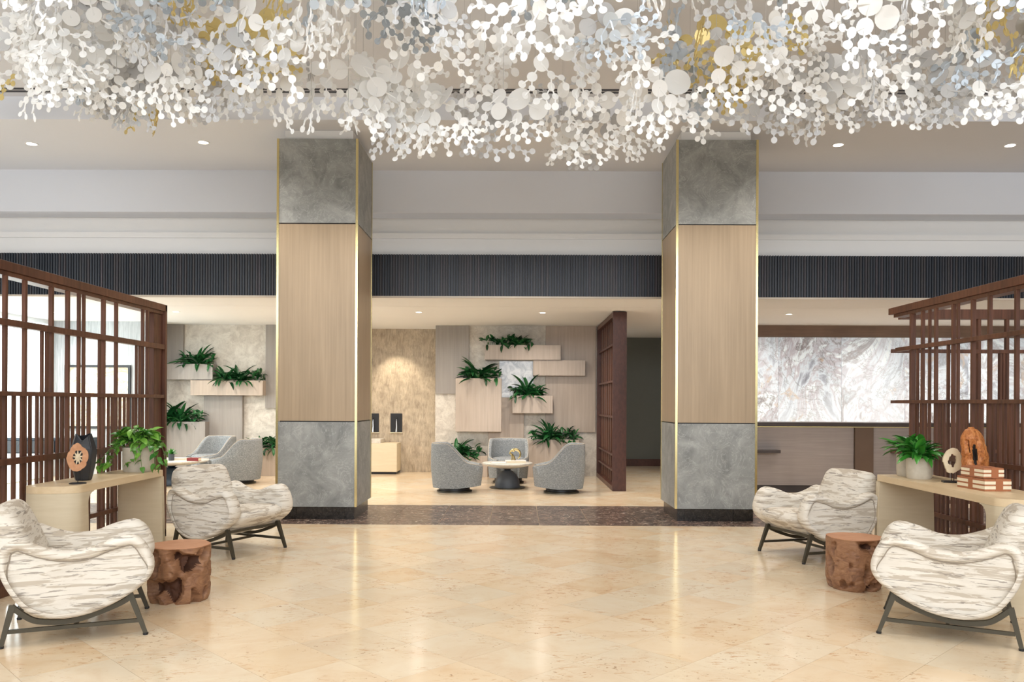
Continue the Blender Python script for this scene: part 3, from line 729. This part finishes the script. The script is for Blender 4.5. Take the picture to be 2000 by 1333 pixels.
sw=make_swivel('swivel_chair','grey tweed swivel chair left of the round table, facing right')
put(sw,(-.955,13.36),4)
for c,ang,l in (((.665,13.30),176,'grey tweed swivel chair right of the round table, facing left'),
                ((-.155,14.86),-90,'grey tweed swivel chair behind the round table, facing the camera'),
                ((-4.98,14.5),180,'grey swivel chair seen from its side, between the left column and a cream armchair'),
                ((-5.72,15.3),238,'bluish grey swivel chair in the back left corner, its seat towards the small table')):
    put(dup(sw),c,ang,l)
# ================================================================ ROUND TABLES
def round_table(label,x,y,rt,zt,rb,mt,mb):
    t=thing('round_table',label,'table',(x,y,0))
    bm=BM(); lathe(bm,[(.10,zt-.10),(rt*.62,zt-.075),(rt*.93,zt-.04),(rt,zt-.022),(rt,zt-.004),(rt-.006,zt)],48); obj('tabletop',bm,mt,t,local=True,sm=True,ang=40)
    bm=BM(); pr=[(rb,0.012),(rb,.04)]+[(rb*math.cos(a),.04+(zt-.16)*math.sin(a)) for a in [R(d) for d in (15,30,45,60,72,80)]]; pr+=[(.05,zt-.125),(.085,zt-.10)]
    lathe(bm,pr,40); obj('dome_base',bm,mb,t,local=True,sm=True,ang=60)
    bm=BM(); lathe(bm,[(rb+.09,0),(rb+.09,.010),(rb+.08,.012)],40); obj('floor_plate',bm,M_frame,t,local=True,sm=True)
    return t
M_top=m_stone('table_top_marble','c9c5ba','dedad0','eae6dd',4,'9a958a',.25)
TZ=.43
round_table('round table with dark dome base between the grey swivel chairs',-.16,13.95,.43,TZ,.215,M_top,M_dgrey)
round_table('small round table with blue-black base beside the left armchair group',-6.0,14.2,.62,.43,.30,M_top,M_tealdark)
def book(label,x,y,z,sx,sy,h,mc,rz=0,cat='book'):
    t=thing('book',label,cat,(x,y,z),rz)
    obj('cover',B(-sx/2,sx/2,-sy/2,sy/2,0,.004,.001),mc,t,local=True); obj('cover',B(-sx/2,sx/2,-sy/2,sy/2,h-.004,h,.001),mc,t,local=True)
    obj('spine',B(-sx/2,-sx/2+.005,-sy/2,sy/2,.004,h-.004),mc,t,local=True)
    obj('pages',B(-sx/2+.006,sx/2-.005,-sy/2+.004,sy/2-.004,.0042,h-.0042),M_cream,t,local=True)
M_bw=plain('white_book_cover','e6e2e0',.4); M_br=plain('red_book_cover','8e3434',.5)
book('white book on the round table, under the brass figure',-.02,13.86,TZ,.34,.24,.045,M_bw,.1)
book('flat white magazine on the left half of the round table',-.30,13.8,TZ,.26,.2,.012,M_bw,-.2)
book('dark red book on the small round table behind the left armchair',-5.52,13.98,.43,.13,.20,.05,M_br,1.5)
book('large white book beside the little pot plant',-5.85,14.2,.43,.22,.2,.035,M_bw,.1)
t=thing('brass_figure','small polished brass figure on the white book','sculpture',(-.03,13.86,TZ+.045))
bm=BM(); tube(bm,[(.0+.09*math.cos(a),0,.10+.085*math.sin(a)) for a in [R(d) for d in range(-60,200,20)]],[.006,.012,.015,.017,.018,.02,.022,.022,.02,.018,.015,.013,.01],10); obj('arched_body',bm,M_brass,t,local=True,sm=True)
bm=BM(); tube(bm,[(-.10,0,.12),(-.05,.01,.10),(-.02,0,.055),(-.01,0,.0)],[.008,.015,.016,.022],10); obj('arm',bm,M_brass,t,local=True,sm=True)
bm=BM(); tube(bm,[(-.06,-.01,.10),(-.05,-.01,.05),(-.055,-.01,.0)],[.015,.011,.015],10); obj('leg',bm,M_brass,t,local=True,sm=True)
bm=BM(); bmesh.ops.create_icosphere(bm,subdivisions=2,radius=.026,matrix=Matrix.Translation((-.03,0,.165))); obj('head',bm,M_brass,t,local=True,sm=True)
t=thing('potted_succulent','small green plant in a grey pot on the small round table','plant',(-5.92,14.0,.43))
bm=BM(); lathe(bm,[(.045,0),(.052,.11),(.044,.11),(.042,.09)],20); obj('pot',bm,M_dgrey,t,local=True,sm=True,ang=40)
SUC=leafmesh('leaf',.16,.05,.5,M_lily,4,.3)
for i in range(16): leafobj(t,SUC,(0,0,.09),i*2.4,.5+.07*i,0,.8)
# ================================================================ CONSOLE TABLES
def console(side,y0,y1,label,xb):
    s=side; zt=.80; xf=3.33; t=thing('console_table',label,'console table',(s*(xf+xb)/2,(y0+y1)/2,0))
    W=xb-xf; cx=(xf+xb)/2
    def outline(y0,y1,r1,r2,ins=0):
        # plan polygon: rounded near end (large radius), softly rounded far end; side coordinate u from xf (front) to xb (wall)
        pts=[]
        def corner(cu,cy,ru,ry,a0,a1,n=10):
            for i in range(n+1):
                a=R(a0+(a1-a0)*i/n); pts.append((cu+ru*math.cos(a),cy+ry*math.sin(a)))
        corner(xf+r1,y0+.13,r1,.13,180,270); corner(xb-r1*.6,y0+.10,r1*.6,.10,270,360)
        corner(xb-r2,y1-r2,r2,r2,0,90); corner(xf+r2,y1-r2,r2,r2,90,180)
        return [(s*u,y) for u,y in pts]
    o=outline(y0,y1,.24,.04)
    bm=BM(); a=[bm.verts.new((x,y,zt-.055)) for x,y in o]; b=[bm.verts.new((x,y,zt)) for x,y in o]; n=len(o)
    bm.faces.new(a); bm.faces.new(b)
    for k in range(n): bm.faces.new((a[k],a[(k+1)%n],b[(k+1)%n],b[k]))
    obj('top',bm,M_consoletop,t,sm=True,ang=30)
    # near leg: curved shell following the rounded end, with a fillet into the apron
    path=[]
    for i in range(11):
        ang=R(180+90*i/10); path.append((xf+.24+.24*math.cos(ang),y0+.13+.13*math.sin(ang)))
    ru=.24*.6
    for i in range(1,11):
        ang=R(270+90*i/10); path.append((xb-ru+ru*math.cos(ang),y0+.10+.10*math.sin(ang)))
    path=[(xf+.0,y0+.20)]+path
    bm=BM(); rings=[]; m=len(path); cxm=sum(p[0] for p in path)/m
    for i,(u,y) in enumerate(path):
        pu,py=path[max(i-1,0)]; nu,ny=path[min(i+1,m-1)]; tx,ty=nu-pu,ny-py; l=math.hypot(tx,ty) or 1; inx,iny=-ty/l,tx/l
        th=.04
        rings.append([bm.verts.new((s*q,yy,z)) for q,yy,z in ((u+ (u-cxm)*.03,y-.004,0),(u,y,zt-.056),(u+inx*th,y+iny*th,zt-.056),(u+inx*th,y+iny*th,0))])
    for p,q in zip(rings,rings[1:]):
        for k in range(4): bm.faces.new((p[k],p[(k+1)%4],q[(k+1)%4],q[k]))
    bm.faces.new(rings[0]); bm.faces.new(rings[-1][::-1])
    obj('curved_leg',bm,M_console,t,sm=True,ang=40)
    # fillet bracket (front side of the opening)
    bm=BM(); ya=y0+.19; r_=.085; yl=ya+.02
    pts=[(ya-.03,0),(ya-.03,zt-.056),(yl+r_,zt-.056),(yl+r_,zt-.062)]
    for i in range(1,9):
        a_=R(90*i/8); pts.append((yl+r_-r_*math.sin(a_),zt-.062-r_*(1-math.cos(a_))))
    pts.append((yl+.03,0)); k=len(pts)
    f0=[bm.verts.new((s*(xf+.0),y,z)) for y,z in pts]; f1=[bm.verts.new((s*(xf+.035),y,z)) for y,z in pts]
    bm.faces.new(f0); bm.faces.new(f1)
    for i in range(k): bm.faces.new((f0[i],f0[(i+1)%k],f1[(i+1)%k],f1[i]))
    obj('corner_bracket',bm,M_console,t)
    # far leg: slab across the depth, wider at the foot
    bm=BM(); ya=y1-.07
    for (zz,e) in ((0,.03),(zt-.056,0)): pass
    v=[]
    for z,e in ((0,.0),(zt-.056,0)):
        w0=(.02 if z==0 else 0); 
        v.append([bm.verts.new((s*u,y,z)) for u,y in ((xf+.0-w0,ya-.0),(xb-.01+w0,ya),(xb-.01+w0,y1-.005),(xf-w0,y1-.005))])
    bm.faces.new(v[0]); bm.faces.new(v[1])
    for k in range(4): bm.faces.new((v[0][k],v[0][(k+1)%4],v[1][(k+1)%4],v[1][k]))
    bmesh.ops.bevel(bm,geom=bm.edges[:],offset=.006,segments=2,affect='EDGES')
    obj('slab_leg',bm,M_console,t)
    return t
console(-1,6.14,7.72,'pale oak console table before the left slatted screen',3.74)
console(1,5.62,7.62,'pale oak console table before the right slatted screen',3.84)
ZC=.80
# ================================================================ STUMPS
M_darkbrown=wood('dark_brown_wood','3a2318','5c3a28',(12,12,12),.7)
def stump(label,x,y,r0,h,seed):
    t=thing('stump_table',label,'side table',(x,y,0))
    bm=BM(); NA,NZ=120,70; rows=[]; dep={}
    for j in range(NZ+1):
        z=h*j/NZ; row=[]
        for i in range(NA):
            a=2*PI*i/NA; c=Vector((math.cos(a),math.sin(a),0))
            q=Vector((c.x*1.1,c.y*1.1,z*3.4))+Vector((seed,seed*.7,0))
            f=noise.noise(q*1.5+Vector((seed,0,0))); g=noise.noise(q*2.9+Vector((5,5,5))); hh=noise.noise(q*8)
            rr=r0*(1+.03*math.sin(a*3+seed)+.02*math.sin(a*7+seed*2))
            cav=max(0,f-.17); cav=min(cav*4.5,1)**.6*.085
            cv2=min(max(0,g-.28)*3.5,1)**.6*.05
            edge=min(1,(h-z)/.05)
            base=.02*max(0,1-z/.09)**2
            ridge=abs(noise.noise(q*2.3+Vector((9,1,3))))
            rr=rr-(cav+cv2)*edge-base-.007*max(0,.08-ridge)/.08*edge+.003*hh
            row.append(bm.verts.new((c.x*rr,c.y*rr,z))); dep[row[-1]]=(cav+cv2)*edge
        rows.append(row)
    for p,q in zip(rows,rows[1:]):
        for k in range(NA):
            f_=bm.faces.new((p[k],p[(k+1)%NA],q[(k+1)%NA],q[k])); f_.material_index=1 if dep[p[k]]>.062 else 0  # deepest hollows take the darker brown
    bm.faces.new(rows[0][::-1])
    top=[v.co.copy() for v in rows[-1]]; c=bm.verts.new((0,0,h-.012))
    for k in range(NA): bm.faces.new((rows[-1][k],rows[-1][(k+1)%NA],c))
    obj('trunk',bm,[M_stump,M_darkbrown],t,local=True,sm=True,ang=60)
    bm=BM(); a=[bm.verts.new((p.x*.995,p.y*.995,h-.002)) for p in top]; b=[bm.verts.new((p.x*.985,p.y*.985,h+.003)) for p in top]
    bm.faces.new(b)
    for k in range(NA): bm.faces.new((a[k],a[(k+1)%NA],b[(k+1)%NA],b[k]))
    obj('cut_top',bm,M_stumptop,t,local=True)
p=P(352,1064,Z=.4); stump('gnarled wood stump table between the two left armchairs',p.x,p.y,.214,.4,3.1)
p=P(1669,1049,Z=.4); stump('gnarled wood stump table between the two right armchairs',p.x,p.y,.210,.4,7.4)
# ================================================================ ITEMS ON THE LEFT CONSOLE
px,py=-3.535,6.66
t=thing('vase','faceted graphite vase with notched mouth on the left console','vase',(px,py,ZC),.3)
prof=[(.058,0),(.064,.004),(.092,.13),(.103,.235),(.100,.255),(.062,.372),(.056,.372),(.088,.25),(.05,.02)]
bm=BM(); lathe(bm,prof,8,cap=True,sy=.9)
for v in bm.verts:
    if v.co.z>.36:
        a=math.atan2(v.co.y,v.co.x)
        v.co.z+=.012*math.sin(a*2+.6)
        if abs(a+PI*.45)<.5: v.co.z-=.045
bmesh.ops.bevel(bm,geom=bm.edges[:],offset=.006,segments=2,affect='EDGES'); obj('body',bm,M_vase,t,local=True,sm=True,ang=30)
def ring_sculpt(name,label,loc,rz,rad,rin,th,mat,zc,base,seed,core=None):
    t=thing(name,label,'sculpture',loc,rz)
    bm=BM(); N=60; R0=[];
    r=random.Random(seed)
    def rr(a,base_,am,sd): return base_*(1+am*.6*noise.noise(Vector((math.cos(a)*1.4,math.sin(a)*1.4,sd)))+am*.3*noise.noise(Vector((math.cos(a)*5,math.sin(a)*5,sd))))
    rings=[[] for _ in range(6)]
    for i in range(N):
        a=2*PI*i/N; ro=rr(a,1,.28,seed); ri=rr(a,1,.75,seed+8)
        co,ci=(rad[0]*ro,rad[1]*ro),(rin[0]*ri,rin[1]*ri)
        for k,(f,y) in enumerate(((0,-th*.5),(0,th*.5))): pass
        c,s_=math.cos(a),math.sin(a)
        for k,(w_,y) in enumerate(((1.0,-th*.3),(.96,-th*.5),(0.0,-th*.5),(0.0,th*.5),(.96,th*.5),(1.0,th*.3))):
            x=(co[0]*w_+ci[0]*(1-w_))*c; z=(co[1]*w_+ci[1]*(1-w_))*s_
            rings[k].append(bm.verts.new((x,y+.002*noise.noise(Vector((x*60,y,z*60))),zc+z)))
    for k in range(6):
        p,q=rings[k],rings[(k+1)%6]
        for i in range(N): bm.faces.new((p[i],p[(i+1)%N],q[(i+1)%N],q[i]))
    ro=obj('wood_slice',bm,mat,t,local=True,sm=True,ang=40)
    if core:
        bm=BM()
        for i in range(9):
            a=2*PI*i/9+.2; f=1.15
            tube(bm,[(0,0,zc+.0),(rin[0]*.55*math.cos(a),.004,zc+rin[1]*.55*math.sin(a)),(rin[0]*f*math.cos(a),0,zc+rin[1]*f*math.sin(a))],[.013,.007,.004],6)
        obj('root_core',bm,core,ro,local=True,sm=True)
    for dx in ((-.0,) if base=='round' else (-.008,.012)):
        bm=BM(); tube(bm,[(dx,0,.008),(dx,0,zc-rad[1]*.88)],.003,8); obj('stand_rod',bm,M_black,t,local=True)
    if base=='round': bm=BM(); lathe(bm,[(.062,0),(.062,.006),(.058,.008)],32); obj('stand_base',bm,M_black,t,local=True)
    else: obj('stand_base',B(-.075,.075,-.04,.04,0,.014,.002),M_black,t,local=True)
    return t
ring_sculpt('wood_slice_sculpture','orange root slice with a star core on a thin black stand, left console',(-3.43,6.38,ZC),.45,(.072,.105),(.036,.052),.028,M_sliceorange,.205,'round',2.3,M_slice)
def cyl_pot(parent,r,h,mat,c=(0,0)):
    bm=BM(); lathe(bm,[(r*.90,0),(r*.97,.015),(r,.06),(r*1.0,h),(r*.92,h),(r*.90,h-.03)],36,(c[0],c[1],0)); 
    o=obj('pot',bm,mat,parent,local=True,sm=True,ang=35)
    bm=BM(); lathe(bm,[(r*.9,h-.05),(r*.9,h-.03)],24,(c[0],c[1],0)); obj('soil',bm,M_soil,o,local=True); return o
# pothos
t=thing('trailing_pothos','trailing green pothos in a round speckled pot, left console','plant',(-3.49,7.53,ZC)); cyl_pot(t,.135,.225,M_pot)
PO=[leafmesh('leaf',L,W_,d,M_pothos,5,.18,True) for L,W_,d in ((.105,.082,.7),(.09,.07,1.1),(.075,.06,.4))]
r=random.Random(11)
for i in range(190):
    a=r.uniform(0,2*PI); el=r.uniform(0,1)**.7*1.35; rad=.17*math.sqrt(max(.05,1-(el/1.6)**2))
    q=Vector((math.cos(a)*rad*r.uniform(.5,1.15),math.sin(a)*rad*.75*r.uniform(.5,1.1),.225+.02+.16*math.sin(el)*r.uniform(.4,1)))
    leafobj(t,r.choice(PO),q,a+r.uniform(-.8,.8),r.uniform(-.5,.7),r.uniform(-.6,.6),r.uniform(.8,1.15))
vines=[((.10,-.10),[(.16,-.14,.26),(.22,-.16,.18),(.235,-.18,.08),(.25,-.19,.03)]),((.12,.0),[(.2,-.02,.27),(.26,-.05,.17),(.27,-.06,.07)]),((.13,-.05),[(.2,-.1,.24),(.24,-.12,.12),(.26,-.12,.03)]),((-.10,-.08),[(-.16,-.12,.26),(-.19,-.17,.17),(-.20,-.2,.07)]),((-.12,0),[(-.16,-.10,.26),(-.215,-.2,.15),(-.225,-.26,.06)]),((-.08,-.1),[(-.12,-.16,.24),(-.15,-.18,.13),(-.17,-.19,.05)]),((.03,-.12),[(.02,-.17,.22),(.045,-.165,.14),(.0,-.165,.09),(-.04,-.165,.09)]),((.06,-.1),[(.09,-.165,.2),(.10,-.165,.12),(.11,-.165,.05)])]
for (sx,sy),pts in vines:
    cp=catmull([Vector((sx,sy,.235))]+[Vector(p) for p in pts],6,closed=False)
    bm=BM(); tube(bm,cp,.0025,5); vo=obj('vine',bm,M_stem,t,local=True)
    for k in range(3,len(cp),2 if len(pts)<4 and pts[0][1]>-.165 else 5):
        leafobj(t,r.choice(PO),cp[k],r.uniform(0,2*PI) if sx*sy>=0 else -PI/2+r.uniform(-1.2,1.2),r.uniform(-1.0,.1),r.uniform(-.5,.5),r.uniform(.6,1.0))
# ================================================================ ITEMS ON THE RIGHT CONSOLE
LI=[leafmesh('leaf',L,W_,d,M_lily,6,.25) for L,W_,d in ((.27,.062,.9),(.23,.055,1.3),(.20,.05,.6))]
def lily(label,x,y,r0,h,seed,n):
    t=thing('potted_lily_plant',label,'plant',(x,y,ZC)); cyl_pot(t,r0,h,M_pot); r=random.Random(seed)
    for i in range(n):
        a=r.uniform(0,2*PI); el=r.uniform(.15,1.35)
        leafobj(t,r.choice(LI),(r.uniform(-.04,.04),r.uniform(-.04,.04),h-.02+r.uniform(0,.07)),a,el,r.uniform(-.5,.5),r.uniform(.75,1.05))
    bm=BM()
    for i in range(26):
        a=r.uniform(0,2*PI); q=r.uniform(.01,.05); tube(bm,[(q*math.cos(a),q*math.sin(a),h-.04),(2*q*math.cos(a),2*q*math.sin(a),h+.07)],.003,5)
    o=obj('stems',bm,M_stem,t,local=True); o['kind']='stuff'
lily('leafy green plant in the pale pot nearer the camera, right console',3.53,7.21,.106,.185,5,80)
lily('leafy green plant in the pale pot half hidden behind the other, right console',3.56,7.47,.10,.20,6,50)
ring_sculpt('wood_slice_sculpture','cream wood ring with a dark hole on a small black stand, right console',(3.635,6.86,ZC),-.25,(.075,.10),(.030,.050),.03,M_slice,.185,'rect',6.2)
# dark web inside the ring
def burl():
    t=thing('driftwood_sculpture','upright orange burl wood sculpture behind the striped boxes','sculpture',(3.715,6.68,ZC))
    bm=BM(); NA,NZ=72,70; H_=.47; rows=[]
    for j in range(NZ+1):
        u=j/NZ; z=H_*u
        rad=.066+.032*math.sin(PI*min(1,u*1.02))**.7 if u<.97 else .05
        rad*=(1-max(0,(u-.78)/.22)**2.2*.62)
        cxx=.012*math.sin(u*4)-.018*u; row=[]
        for i in range(NA):
            a=2*PI*i/NA; c=Vector((math.cos(a),math.sin(a),0))
            n1=noise.noise(Vector((c.x*1.2,c.y*1.2,z*7+3))); n2=noise.noise(Vector((c.x*4,c.y*4,z*22)))
            da=(a-(-PI*.5-.22-.5*math.sin(u*3.2)*.35)+PI)%(2*PI)-PI
            groove=math.exp(-(da/.30)**2)*(.050 if u<.70 else .050*max(0,1-(u-.70)/.1))*(.55+.5*abs(math.sin(u*9)))
            d2=(a-(-PI*.5-.95)+PI)%(2*PI)-PI; g2=math.exp(-(d2/.16)**2)*.03*(1 if .55<u<.78 else 0)
            rr=rad*(1+.14*n1+.10*n2)-groove-g2
            v=bm.verts.new((cxx+c.x*rr,c.y*rr*.8,z)); row.append((v,groove+g2))
        rows.append(row)
    for p,q in zip(rows,rows[1:]):
        for k in range(NA):
            f=bm.faces.new((p[k][0],p[(k+1)%NA][0],q[(k+1)%NA][0],q[k][0])); f.material_index=1 if (p[k][1]+q[k][1])/2>.026 else 0  # deepest parts of the grooves take the near-black material
    bm.faces.new([v for v,_ in rows[0]][::-1]); bm.faces.new([v for v,_ in rows[-1]])
    obj('burl_body',bm,[M_burl,M_nearblack],t,local=True,sm=True,ang=70)
burl()
def gift(label,loc,rz,sx,sy,h):
    t=thing('striped_box',label,'box',loc,rz,'striped boxes on the right console')
    obj('body',B(-sx/2,sx/2,-sy/2,sy/2,0,h,.001),M_boxwood,t,local=True)
    for k in (0,1):
        z0=h*(.17+.40*k); z1=z0+h*.26; e=.0015
        for bb in ((-sx/2-e,sx/2+e,-sy/2-e,-sy/2+.004),(-sx/2-e,sx/2+e,sy/2-.004,sy/2+e),(-sx/2-e,-sx/2+.004,-sy/2-e+.002,sy/2+e-.002),(sx/2-.004,sx/2+e,-sy/2-e+.002,sy/2+e-.002)):
            obj('cream_inlay',B(*bb,z0,z1),M_cream,t,local=True)
    e=.003; w_=.028
    for off in (0,):
        obj('strap',B(-w_+sx*.05,w_+sx*.05,-sy/2-e,sy/2+e,-.0 if False else .001,h+e),M_leather,t,local=True)
        obj('strap',B(-sx/2-e,sx/2+e,-w_,w_,.001,h+e*.9),M_leather,t,local=True)
ca=(3.605,6.35)
gift('larger striped wooden box with tan straps, lower of the two',(ca[0],ca[1],ZC),R(3),.205,.35,.090)
gift('smaller striped wooden box with tan straps, upper of the two',(ca[0]-.012,ca[1]-.0,ZC+.0935),R(4),.158,.28,.078)
# ================================================================ CHANDELIER
def envelope(px):
    pts=[(-200,240),(60,238),(130,215),(180,240),(280,268),(350,240),(420,248),(480,238),(560,272),(640,275),(690,262),(770,318),(860,312),(960,312),(1010,285),(1060,322),(1160,338),(1220,318),(1260,285),(1320,262),(1400,282),(1480,272),(1560,278),(1620,262),(1700,262),(1760,250),(1850,256),(1900,240),(1990,238),(2200,240)]
    for (a,ya),(b,yb) in zip(pts,pts[1:]):
        if a<=px<=b: return ya+(yb-ya)*(px-a)/(b-a)
    return 240
def chandelier():
    r=random.Random(42)
    t=thing('disc_chandelier','huge ceiling installation of white, silver and gold metal discs on thin wires','chandelier',(0,6.5,5.08))
    RAD=[.098,.070,.048,.031,.025,.023,.022]
    discs=[]; necks=[]; wires=[]
    def plate(origin,yaw,tiltdown,size,mat,dark=False):
        # planar branching cut-out: 2-D growth, first direction downwards
        placed=[]; links=[]
        def free(p,rad,skip): return all((p-q).length>(rad+s)*.93 for k,(q,s) in enumerate(placed) if k!=skip)
        def grow(p,rad,ang,lv,parent):
            placed.append((p,rad)); me_=len(placed)-1
            if parent is not None: links.append((parent,me_))
            if lv>=6 or len(placed)>48: return
            nb=2 if lv>0 else 4
            if lv in (1,2) and r.random()<.35: nb=3
            spread={1:[0],2:[-.62,.62],3:[-.95,0,.95],4:[-1.35,-.45,.45,1.35]}[nb]
            for s in spread:
                a=ang+s+r.uniform(-.25,.25); lv2=lv+1 if r.random()<.88 else min(6,lv+2)
                if lv>=4 and r.random()<.25: continue
                rc=RAD[lv2]*r.uniform(.85,1.15)*size; d=rad+rc+.014*size
                q=p+Vector((math.sin(a),-math.cos(a)))*d
                if free(q,rc,me_): grow(q,rc,a*.93,lv2,me_)
        lv0=r.choice((0,0,1,1,2)); grow(Vector((0,0)),RAD[lv0]*size*r.uniform(.8,1.2),r.uniform(-.6,.6),lv0,None)
        zmin=min(p.y-s for p,s in placed)
        Mx=Matrix.Translation(origin)@Matrix.Rotation(yaw,4,'Z')@Matrix.Rotation(tiltdown,4,'X')
        curl=r.uniform(-.9,.9)
        def to3(p): 
            return Mx@Vector((p.x,curl*p.x*p.x*.9+.25*p.y*p.y*curl,p.y-zmin))
        P3=[to3(p) for p,_ in placed]
        for k,((p,s),c) in enumerate(zip(placed,P3)):
            n=Mx.to_3x3()@Vector((r.uniform(-.38,.38),1,r.uniform(-.30,.30))); discs.append((c,s,n.normalized(),mat if mat!='mix' else r.choice((0,0,1)),dark))
        for a,b in links: necks.append((P3[a],P3[b],mat if mat!='mix' else 0))
        tp=max(P3,key=lambda v:v.z); wires.append((tp.x,tp.y,tp.z))
    n=0
    # hung in rows over the depth of the lobby, every plume at its own height
    while n<150:
        Y=r.uniform(4.5,8.15); X=r.uniform(-.70,.70)*Y*1.0
        px=1000+X/Y*1600
        zb=r.choice((r.uniform(3.62,3.95),r.uniform(3.75,4.2),r.uniform(3.9,4.55)))
        env=envelope(px)-6
        pyb=787-(zb-1.45)/Y*1600
        if pyb>env: 
            if pyb>env+46: continue
            zb=1.45+(787-env)/1600*Y
        if pyb<-110: continue
        if 820<px<1270 and pyb<150 and r.random()<.45: continue
        m=0; u=r.random()
        if zb>4.0 and u<.30: m=2
        elif u<.42 and zb>3.95: m=1
        elif u>.80: m=3
        if Y<6.0 and r.random()<.30: m=4  # some near plumes get the grey with painted-in shade
        plate(Vector((X,Y,zb)),r.choice((r.uniform(-.7,.7),r.uniform(-.7,.7),r.uniform(-1.6,1.6))),r.uniform(-.3,.3),r.uniform(.95,1.35),m); n+=1
    # lowest fringe, matched to the drooping hem seen from the lobby
    for px in (60,95,170,215,260,300,395,440,545,585,650,760,800,850,905,960,1080,1130,1165,1205,1240,1310,1395,1450,1545,1590,1690,1750,1850,1905,1985,130,340,490,700,1010,1285,1640,1800):
        for k in range(1):
            zb=r.uniform(3.55,3.8)+(0.0 if 700<px<1290 else .08); py=envelope(px)+4-r.uniform(0,14)
            Y=(zb-1.45)*1600/(787-py); X=(px+r.uniform(-14,14)-1000)/1600*Y
            plate(Vector((X,Y,zb)),r.uniform(-.7,.7),r.uniform(-.25,.25),r.uniform(.95,1.25),0 if r.random()<.8 else 3)
    mats=[M_dw,M_ds,M_dg,M_dq,M_dshade]; NS=14
    def frame(n):
        u=n.cross(Vector((0,0,1))); u=u.normalized() if u.length>1e-4 else Vector((1,0,0)); return u,n.cross(u)
    inview=sorted([d for d in discs if d[0].z<4.98 and abs(1600*d[0].x/d[0].y)<1010 and 787-1600*(d[0].z-1.45)/d[0].y>0],key=lambda d:-d[1]/d[0].y)[:296]
    ids=set(id(d) for d in inview)
    shared=[]
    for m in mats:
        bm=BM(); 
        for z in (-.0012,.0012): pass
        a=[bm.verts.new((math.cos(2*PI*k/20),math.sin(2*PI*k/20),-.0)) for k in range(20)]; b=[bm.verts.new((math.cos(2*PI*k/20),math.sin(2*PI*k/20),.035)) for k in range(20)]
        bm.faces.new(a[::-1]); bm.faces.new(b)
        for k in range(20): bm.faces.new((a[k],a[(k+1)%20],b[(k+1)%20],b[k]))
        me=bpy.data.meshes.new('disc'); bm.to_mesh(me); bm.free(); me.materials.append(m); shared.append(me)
    inv=t.matrix_basis.inverted()
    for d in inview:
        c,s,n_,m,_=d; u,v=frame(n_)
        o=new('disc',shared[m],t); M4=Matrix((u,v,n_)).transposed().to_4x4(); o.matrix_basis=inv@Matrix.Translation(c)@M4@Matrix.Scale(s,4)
    V=[];F=[];MI=[]
    cs=[(math.cos(2*PI*k/NS),math.sin(2*PI*k/NS)) for k in range(NS)]
    for d in discs:
        if id(d) in ids: continue
        c,s,n_,m,_=d
        if c.z>5.0: continue
        u,v=frame(n_); b=len(V); e=n_*.0012; c=inv@c
        for off in (-e,e):
            for x,y in cs: V.append(tuple(c+u*(x*s)+v*(y*s)+off))
        F.append(tuple(range(b+NS-1,b-1,-1))); F.append(tuple(range(b+NS,b+2*NS))); MI+=[m,m]
        for k in range(NS): F.append((b+k,b+(k+1)%NS,b+NS+(k+1)%NS,b+NS+k)); MI.append(m)
    for a,b_,m in necks:
        if a.z>5 or b_.z>5: continue
        a=inv@a; c=inv@b_; dd=(c-a).normalized(); u=dd.cross(Vector((0,1,0.01))).normalized(); q=dd.cross(u)*.0015; u=u*.006; b=len(V)
        for p in (a,c):
            for off in (u+q,u-q,-u-q,-u+q): V.append(tuple(p+off))
        for k in range(4): F.append((b+k,b+(k+1)%4,b+4+(k+1)%4,b+4+k)); MI.append(m)
    me=bpy.data.meshes.new('small_discs'); me.from_pydata(V,[],F)
    for m in mats: me.materials.append(m)
    me.polygons.foreach_set('material_index',MI)
    o=new('small_discs',me,t); o['kind']='stuff'
    bm=BM()
    for x,y,z in wires:
        if z>5.0: continue
        q=inv@Vector((x,y,z)); w_=.0016
        box(bm,q.x-w_,q.x+w_,q.y-w_,q.y+w_,q.z,0)
    o=obj('hanging_wires',bm,M_steel,t,local=True); o['kind']='stuff'
    obj('ceiling_plate',B(-6.6,6.6,-2.1,1.85,-.008,0),M_ceil,t,local=True)
    print('DISCS',len(discs))
chandelier()
